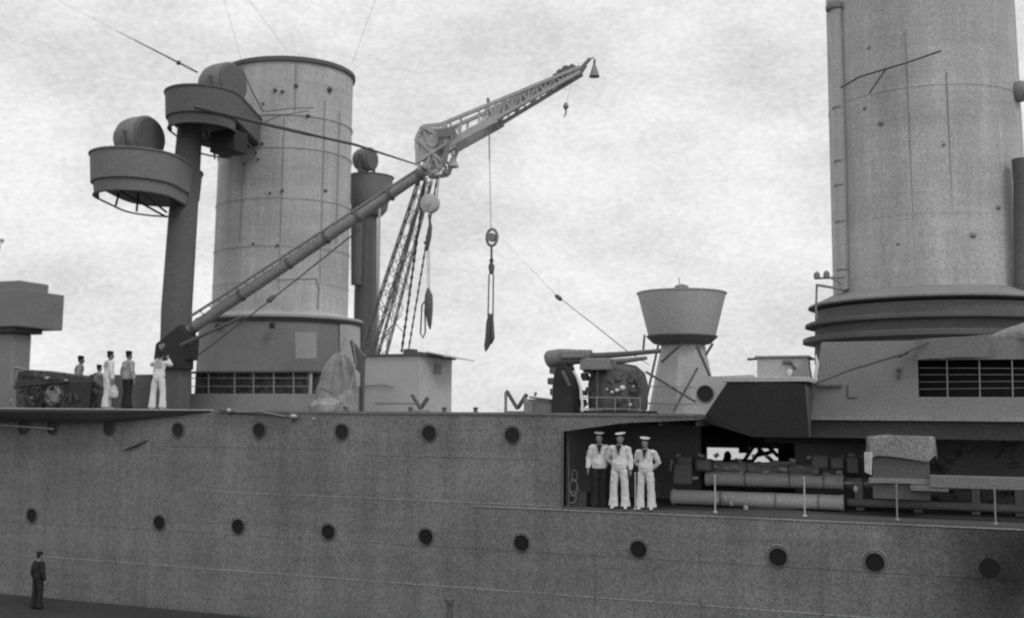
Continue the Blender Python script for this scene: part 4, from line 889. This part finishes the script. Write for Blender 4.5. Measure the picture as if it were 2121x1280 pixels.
# stanchions with lifelines
zs1 = Z(1480,985,H+.06)
for i, px in enumerate((1316, 1481, 1666, 1857, 2060)):
    x = X(px,H+.06,1020); t = thing('stanchion', ('thin pale stanchion between the two right sailors in white','thin pale stanchion in front of the torpedo tubes, first right of the three sailors','thin pale stanchion in front of the torpedo tubes, second right of the three sailors','thin pale stanchion below the canvas covered locker','thin stanchion near the right edge in the dark well')[i], 'stanchion', (x,H+.06,WZ), 'stanchions along the edge of the well deck')
    zz1 = zs1 if i else WZ+.9
    b = MB(); b.tube([(x,H+.06,WZ+.01),(x,H+.06,zs1)], .020, 8); part('post', b, m_light if i < 3 else m_mid, t)
    b = MB(); b.lathe((x,H+.06,WZ+.012), [(.05,0),(.045,.03),(.025,.05)], 10); b.ball((x,H+.06,zs1), .03, 8, 6); b.ball((x,H+.06,(zs1+WZ)/2), .026, 8, 6); part('eye', b, m_light if i < 3 else m_mid, t)
b = MB(); xs = [X(px,H+.06,1020) for px in (1481,1666,1857,2060)]
for a, c_ in zip(xs, xs[1:]): b.tube(sag((a,H+.06,zs1-.02),(c_,H+.06,zs1-.02),.05,8), .005, 5)
solo('lifeline', b, m_mid, 'thin sagging lifeline strung between the well deck stanchions', 'lifeline', (xs[0],H+.06,zs1))
# rope coils hung at the left jamb of the opening
b = MB()
for i, (px,py,rx,rz) in enumerate(((1188,1010,.10,.2),(1184,1030,.12,.14),(1190,985,.07,.14),(1196,1025,.09,.18))):
    ovalring(b, P(px,py,H+.3+i*.05), rx, rz, .016, 18)
solo('rope_coil', b, m_rope, 'loose coil of rope hanging at the left end of the well opening', 'rope', P(1188,1010,H+.3))
b = MB(); b.tube([P(1176,905,H+.25),P(1178,1048,H+.25)], .03, 8); b.box((X(1182,H+.4,950),H+.4,WZ),(X(1215,H+.4,950),H+.8,WZ+.35)); 
solo('jamb_pipe', b, m_dark, 'dark vertical pipe just inside the left end of the well opening', 'pipe', (X(1176,H+.25,950),H+.25,WZ))
# post on the quay
pst = thing('mooring_post', 'short dark mooring post standing on the quay near the bottom middle', 'post', P(932,1330,H-1.0))
q = P(932,1250,H-.9); b = MB(); b.lathe((q.x,q.y,0), [(.10,QZ),(.09,QZ+.1),(.07,Z(932,1252,H-.9)),(.10,Z(932,1250,H-.9)),(.11,Z(932,1240,H-.9)),(.05,Z(932,1236,H-.9))], 16)
part('post', b, m_dark, pst)
b = MB(); b.box((q.x-.18,q.y-.18,QZ),(q.x+.18,q.y+.18,QZ+.03)); part('foot_plate', b, m_dark, pst)
# ------------------------------------------------------------------ people
def remeshed(mb, name, voxel, off, smooth=3, wr=0, seed=0):
    me = mb.mesh(name+'_raw'); o = bpy.data.objects.new('tmp', me); COL.objects.link(o)
    md = o.modifiers.new('r', 'REMESH'); md.mode = 'VOXEL'; md.voxel_size = voxel; md.use_smooth_shade = True
    if smooth: s = o.modifiers.new('s', 'SMOOTH'); s.iterations = smooth; s.factor = .5
    dg = bpy.context.evaluated_depsgraph_get(); dg.update()
    m2 = bpy.data.meshes.new_from_object(o.evaluated_get(dg)); m2.name = name
    bpy.data.objects.remove(o); bpy.data.meshes.remove(me)
    if wr:
        for v in m2.vertices:
            nv = noise.noise(Vector((v.co.x*14+seed, v.co.y*14, v.co.z*9)))+.5*noise.noise(Vector((v.co.x*34, v.co.y*34+seed, v.co.z*16)))
            v.co += v.normal*nv*wr
    m2.shade_smooth(); return m2
def loft(mb, rings, n=20):      # rings: (center, rx, ry) horizontal ellipses, capped
    mb.stack(lambda c, rx, ry: [Vector((c[0]+rx*math.cos(2*math.pi*k/n), c[1]+ry*math.sin(2*math.pi*k/n), c[2])) for k in range(n)], rings)
def person(label, base, h, yaw, top, legs, cap='white', arms=None, group=None, stance=.0, seat=False, head=(0,0), lean=0, flare=1):
    t = thing('person', label, 'person', base, group); t.rotation_euler = (0, 0, yaw); t.scale = (h/1.76,)*3
    V = Vector; lx = .095+stance
    hip = {s: V((s*.095,0,.93)) for s in (-1,1)}; kn = {s: V((s*(lx+.01),-.01,.50)) for s in (-1,1)}; an = {s: V((s*(lx+.02),.02,.085)) for s in (-1,1)}
    dz = 0
    if seat:
        dz = -.42; hip = {s: V((s*.095,0,.51)) for s in (-1,1)}; kn = {s: V((s*.14,-.42,.50)) for s in (-1,1)}; an = {s: V((s*.14,-.40,.085)) for s in (-1,1)}
    L = lambda z: -lean*(z-.93)      # forward lean (towards -y)
    tz = lambda z: V((0, L(z), z+dz))
    hc = V((head[0]*.03, L(1.62)-.012+head[1]*.02, 1.625+dz))
    el, wr_, kd = {}, {}, {}
    for s in (-1,1):
        a = (arms or {}).get(s, 'side')
        if a == 'side': e, w_ = V((s*.265,.03,1.13)), V((s*.275,-.05,.88))
        elif a == 'back': e, w_ = V((s*.30,.10,1.15)), V((s*.08,.17,.97))
        elif a == 'pocket': e, w_ = V((s*.31,.06,1.14)), V((s*.185,-.08,.95))
        elif a == 'up': e, w_ = V((s*.30,-.12,1.36)), V((s*.16,-.28,1.56))
        elif a == 'carry': e, w_ = V((s*.26,0,1.13)), V((s*.30,-.06,.87))
        elif a == 'fore': e, w_ = V((s*.26,-.03,1.13)), V((s*.10,-.24,1.10))
        el[s] = e+V((0,L(1.13),dz)); wr_[s] = w_+V((0,L(.95),dz)); kd[s] = a
    sh = {s: V((s*.185, L(1.42), 1.425+dz)) for s in (-1,1)}
    # body: one continuous surface
    b = MB()
    loft(b, [(tz(.88),.13,.09),(tz(.98),.155,.10),(tz(1.10),.135,.09),(tz(1.25),.155,.10),(tz(1.36),.165,.10),(tz(1.43),.13,.08),(tz(1.47),.06,.06),(tz(1.49),.052,.055)])
    b.tube([tz(1.45), hc-V((0,-.01,.07))], [.055,.052], 14)
    b.ball(hc, (.075,.092,.112), 24, 18); b.ball(hc+V((0,-.02,-.06)), (.056,.066,.06), 18, 12)
    b.tube([hc+V((0,-.085,.02)), hc+V((0,-.108,-.02)), hc+V((0,-.09,-.03))], [.009,.014,.01], 8)
    for s in (-1,1):
        b.ball(hc+V((s*.078,.01,-.01)), (.012,.02,.032), 10, 8)
        b.ball(hc+V((s*.03,-.083,.026)), (.024,.010,.008), 8, 6)
    b.ball(hc+V((0,-.088,-.062)), (.024,.010,.009), 10, 6)
    for s in (-1,1):
        b.tube([sh[s], sh[s].lerp(el[s],.4), el[s], el[s].lerp(wr_[s],.35), wr_[s]], [.052,.048,.038,.038,.026], 14)
        d = (wr_[s]-el[s]).normalized(); w0 = wr_[s]
        if kd[s] in ('side','carry'): d = V((0,-.05,-1)).normalized()
        sd = V((0,-1,0)) if kd[s] in ('side','carry') else (V((0,0,1)) if kd[s] in ('back','fore','pocket') else V((-s,0,0)))
        sd = (sd-d*sd.dot(d)).normalized(); pn = d.cross(sd).normalized(); pn = pn if pn.x*s < 0 else -pn
        pc = w0+d*.045
        b.tube([w0-d*.005, w0+d*.03, w0+d*.085], [.024,.026,.026], 10)
        for q in (-.022,.022): b.tube([w0+d*.02+sd*q*.6, w0+d*.088+sd*q], [.018,.017], 8)
        for i, (o_, l_) in enumerate(((-.030,.052),(-.011,.064),(.010,.068),(.030,.060))):
            f0 = w0+d*.085-sd*o_; c1_ = .35 if kd[s] != 'carry' else 1.0
            f1 = f0+(d+pn*c1_*.4).normalized()*l_*.5; f2_ = f1+(d*(1-.5*c1_)+pn*c1_*1.2).normalized()*l_*.45
            b.tube([f0-d*.01, f0, f1, f2_], [.0085,.0085,.008,.0065], 8)
        t0 = w0+d*.03+sd*.024; b.tube([t0, t0+(sd*.6+d*.6+pn*.3)*.035, t0+(sd*.5+d+pn*.5)*.06], [.012,.010,.008], 8)
        b.tube([hip[s], kn[s], an[s]], [.08,.055,.04], 14)
    part('body', remeshed(b, 'body', .0085, None, 1), m_skin, t)
    # shoes
    b = MB()
    for s in (-1,1):
        a = an[s]; b.tube([a+V((0,.05,-.05)), a+V((s*.005,-.05,-.052)), a+V((s*.015,-.14,-.06)), a+V((s*.02,-.19,-.064))], [.036,.042,.038,.02], 12); b.tube([a+V((0,.01,.03)),a+V((0,.01,-.05))], [.042,.045], 12)
    for i, v in enumerate(b.v): b.v[i].z = max(v.z, .004)
    part('shoes', b.mesh('shoes'), m_cloth_w if legs is m_cloth_w else m_black, t)
    # trousers with bell bottoms
    b = MB(); loft(b, [(tz(.86),.155,.115),(tz(.95),.165,.12),(tz(1.03),.15,.11),(tz(1.06),.14,.105)])
    for s in (-1,1):
        if seat: b.tube([hip[s],hip[s].lerp(kn[s],.5),kn[s],kn[s].lerp(an[s],.4),an[s]+V((0,0,.0))],[.10,.095,.08,.075,.09],18)
        else: b.tube([hip[s]+V((0,0,-.02)), hip[s].lerp(kn[s],.5), kn[s], kn[s].lerp(an[s],.5), an[s]+V((0,-.02,-.035))], [.105,.10,.088,.096*flare,.118*flare], 20)
    part('trousers', remeshed(b, 'trousers', .013, None, 2, .012, h*9), legs, t)
    # jumper
    b = MB(); loft(b, [(tz(.90),.165,.125),(tz(.95),.185,.14),(tz(1.04),.19,.145),(tz(1.16),.172,.125),(tz(1.28),.182,.125),(tz(1.38),.185,.115),(tz(1.43),.15,.095),(tz(1.475),.08,.07),(tz(1.485),.068,.065)])
    for s in (-1,1):
        b.ball(sh[s]+V((-s*.02,0,-.01)), (.075,.075,.065))
        w1 = el[s].lerp(wr_[s],.9); b.tube([sh[s], sh[s].lerp(el[s],.45), el[s], el[s].lerp(w1,.5), w1], [.078,.076,.072,.062,.048], 16)
    part('jumper', remeshed(b, 'jumper', .013, None, 2, .015, h*5), top, t)
    # open V neck with a dark neckerchief, and the square collar behind
    prof = ((1.16,.125),(1.28,.127),(1.38,.117),(1.43,.098),(1.475,.074),(1.52,.06))
    def ryf(z):
        for (z0,r0),(z1,r1) in zip(prof, prof[1:]):
            if z <= z1: return r0+(r1-r0)*max(0,(z-z0)/(z1-z0))
        return .06
    def onc(x, z, o_): return V((x, L(z)-ryf(z)*math.sqrt(max(.1,1-(x/.2)**2))-o_, z+dz))
    zs_ = [1.27+.035*i for i in range(7)]
    def ribbon(fl_, fr_2, o_, th):
        m_ = MB(); a = [onc(fl_(z), z, o_) for z in zs_]; c_ = [onc(fr_2(z), z, o_) for z in zs_]; k = len(zs_)
        m_.v = a+c_+[p-V((0,th,0)) for p in a+c_]
        for i in range(k-1):
            m_.f += [(i,i+1,k+i+1,k+i), (2*k+i,3*k+i,3*k+i+1,2*k+i+1), (i,2*k+i,2*k+i+1,i+1), (k+i,k+i+1,3*k+i+1,3*k+i)]
        m_.f += [(0,k,3*k,2*k),(k-1,3*k-1,4*k-1,2*k-1)]
        return m_
    wv = lambda z: .004+.066*(z-1.27)/.21
    part('neckerchief', ribbon(lambda z: -wv(z), wv, .004, .012).mesh('neckerchief'), m_cloth_d if top is not m_cloth_d else m_cloth_g, t)
    b = ribbon(lambda z: -wv(z)-.032, lambda z: -wv(z), .006, .014); b2 = ribbon(wv, lambda z: wv(z)+.032, .006, .014); b.add(b2.v, b2.f)
    b3 = MB(); b3.prism([(-.13,1.27+dz),(.13,1.27+dz),(.13,1.44+dz),(.07,1.475+dz),(-.07,1.475+dz),(-.13,1.44+dz)], 0, .012)
    for v in b3.v: v.y += L(v.z-dz)+ryf(v.z-dz)*.98+.012
    b.add(b3.v, b3.f); part1('collar', b, m_cloth_g if top is not m_cloth_d else m_cloth_d, t, local=True)
    b = MB(); b.ball(hc+V((0,.016,.022)), (.079,.09,.104), 20, 14); hm = b.mesh('hair')
    bm = bmesh.new(); bm.from_mesh(hm); bmesh.ops.delete(bm, geom=[v for v in bm.verts if v.co.y < hc.y-.035 and v.co.z < hc.z+.06 or v.co.z < hc.z-.06], context='VERTS'); bm.to_mesh(hm); bm.free(); part('hair', hm, m_hair, t)
    if cap:
        cm_ = m_cloth_w if cap == 'white' else m_cloth_d; top_ = hc+V((0,.005,.085)); tl = .16 if cap == 'white' else .05
        b = MB(); n = 28
        def cr(z, r, sl=0): return [top_+V((r*math.cos(2*math.pi*k/n), r*1.08*math.sin(2*math.pi*k/n)+.01, z+r*math.cos(2*math.pi*k/n)*tl*head[0]+r*math.sin(2*math.pi*k/n)*tl)) for k in range(n)]
        b.stack(cr, [(.012,.086),(.03,.118),(.046,.13),(.058,.122),(.066,.08),(.068,.02)] if cap == 'white' else [(-.01,.088),(.02,.096),(.045,.094),(.062,.078),(.074,.045),(.078,.01)]); p_ = part('cap', b.mesh('cap'), cm_, t)
        b = MB(); b.stack(cr, [(-.022,.084),(.0,.088),(.014,.089)]); part('cap_band', b.mesh('cap_band'), m_cloth_d, p_)
    return t
gr = 'sailors standing at the well deck edge'
def base(px, Y, z): return Vector((X(px,Y,1000 if z < 7 else 840), Y, z))
wz = WZ+.016
person('sailor in white jumper and dark trousers, leftmost of the three at the well opening', base(1242,H+.20,WZ+.016), 1.79, R(12), m_cloth_w, m_cloth_d, 'white', {-1:'side',1:'back'}, gr, head=(-.4,0))
person('sailor all in white with tilted white cap, middle of the three at the well opening', base(1283,H+.06,wz), 1.78, R(4), m_cloth_w, m_cloth_w, 'white', {-1:'back',1:'side'}, gr, .03, head=(.6,0))
person('shorter sailor all in white, rightmost of the three at the well opening', base(1338,H+.08,wz), 1.68, R(-3), m_cloth_w, m_cloth_w, 'white', {-1:'back',1:'back'}, gr, .03, head=(-.8,0))
gr = 'sailors on the left upper deck'; dz_ = DZ+.036
person('sailor in white with dark cap standing behind the dark gun mount', base(157,H+3.0,DZ), 1.80, R(140), m_cloth_g, m_cloth_d, 'dark', {-1:'side',1:'fore'}, gr, lean=.12)
person('sailor in long pale clothes holding a pale bag', base(221,H+.75,dz_), 1.73, R(150), m_cloth_w, m_cloth_w, 'dark', {-1:'carry',1:'carry'}, gr, -.03, lean=.05, flare=1.1)
person('sailor in pale jumper and dark trousers, right of the sailor with the bag', base(262,H+.85,dz_), 1.73, R(165), m_cloth_g, m_cloth_d, 'dark', {-1:'side',1:'side'}, gr, -.03)
person('sailor in white working with raised arms at the dark pillar foot', base(326,H+.7,dz_), 1.70, R(195), m_cloth_w, m_cloth_w, 'dark', {-1:'up',1:'up'}, gr, .05, lean=.12)
person('seated sailor in grey, low behind the bag carrier', base(198,H+2.9,DZ+.35), 1.5, R(160), m_cloth_g, m_cloth_g, 'dark', {-1:'fore',1:'fore'}, gr, seat=True, lean=.1)
c = P(198,840,H+2.9); b = MB(); b.box((c.x-.3,H+2.75,DZ),(c.x+.3,H+3.2,DZ+.72)); solo('sea_chest', b, m_dark, 'dark chest under the seated sailor', 'chest', (c.x,H+3,DZ), bev=.02)
q = P(236,812,H+.62); b = MB(); b.stack(lambda z, rx, ry: ell(Vector((q.x,q.y,0)), z, rx, ry, 0, 20), [(q.z-.17,.10,.07),(q.z-.13,.14,.1),(q.z,.14,.11),(q.z+.14,.11,.08),(q.z+.2,.04,.04),(q.z+.24,.06,.05)]); crumple(b, .015, 8, 3)
bo_ = solo('sea_bag', b, m_canvas_l, 'pale cloth bag hanging from the hand of the sailor in long pale clothes', 'bag', q)
person('person in dark clothes standing on the quay at the lower left', Vector((X(76,H-1.8,1258),H-1.8,QZ)), 1.53, R(170), m_cloth_d, m_cloth_d, 'dark', {-1:'side',1:'side'}, None, .02)
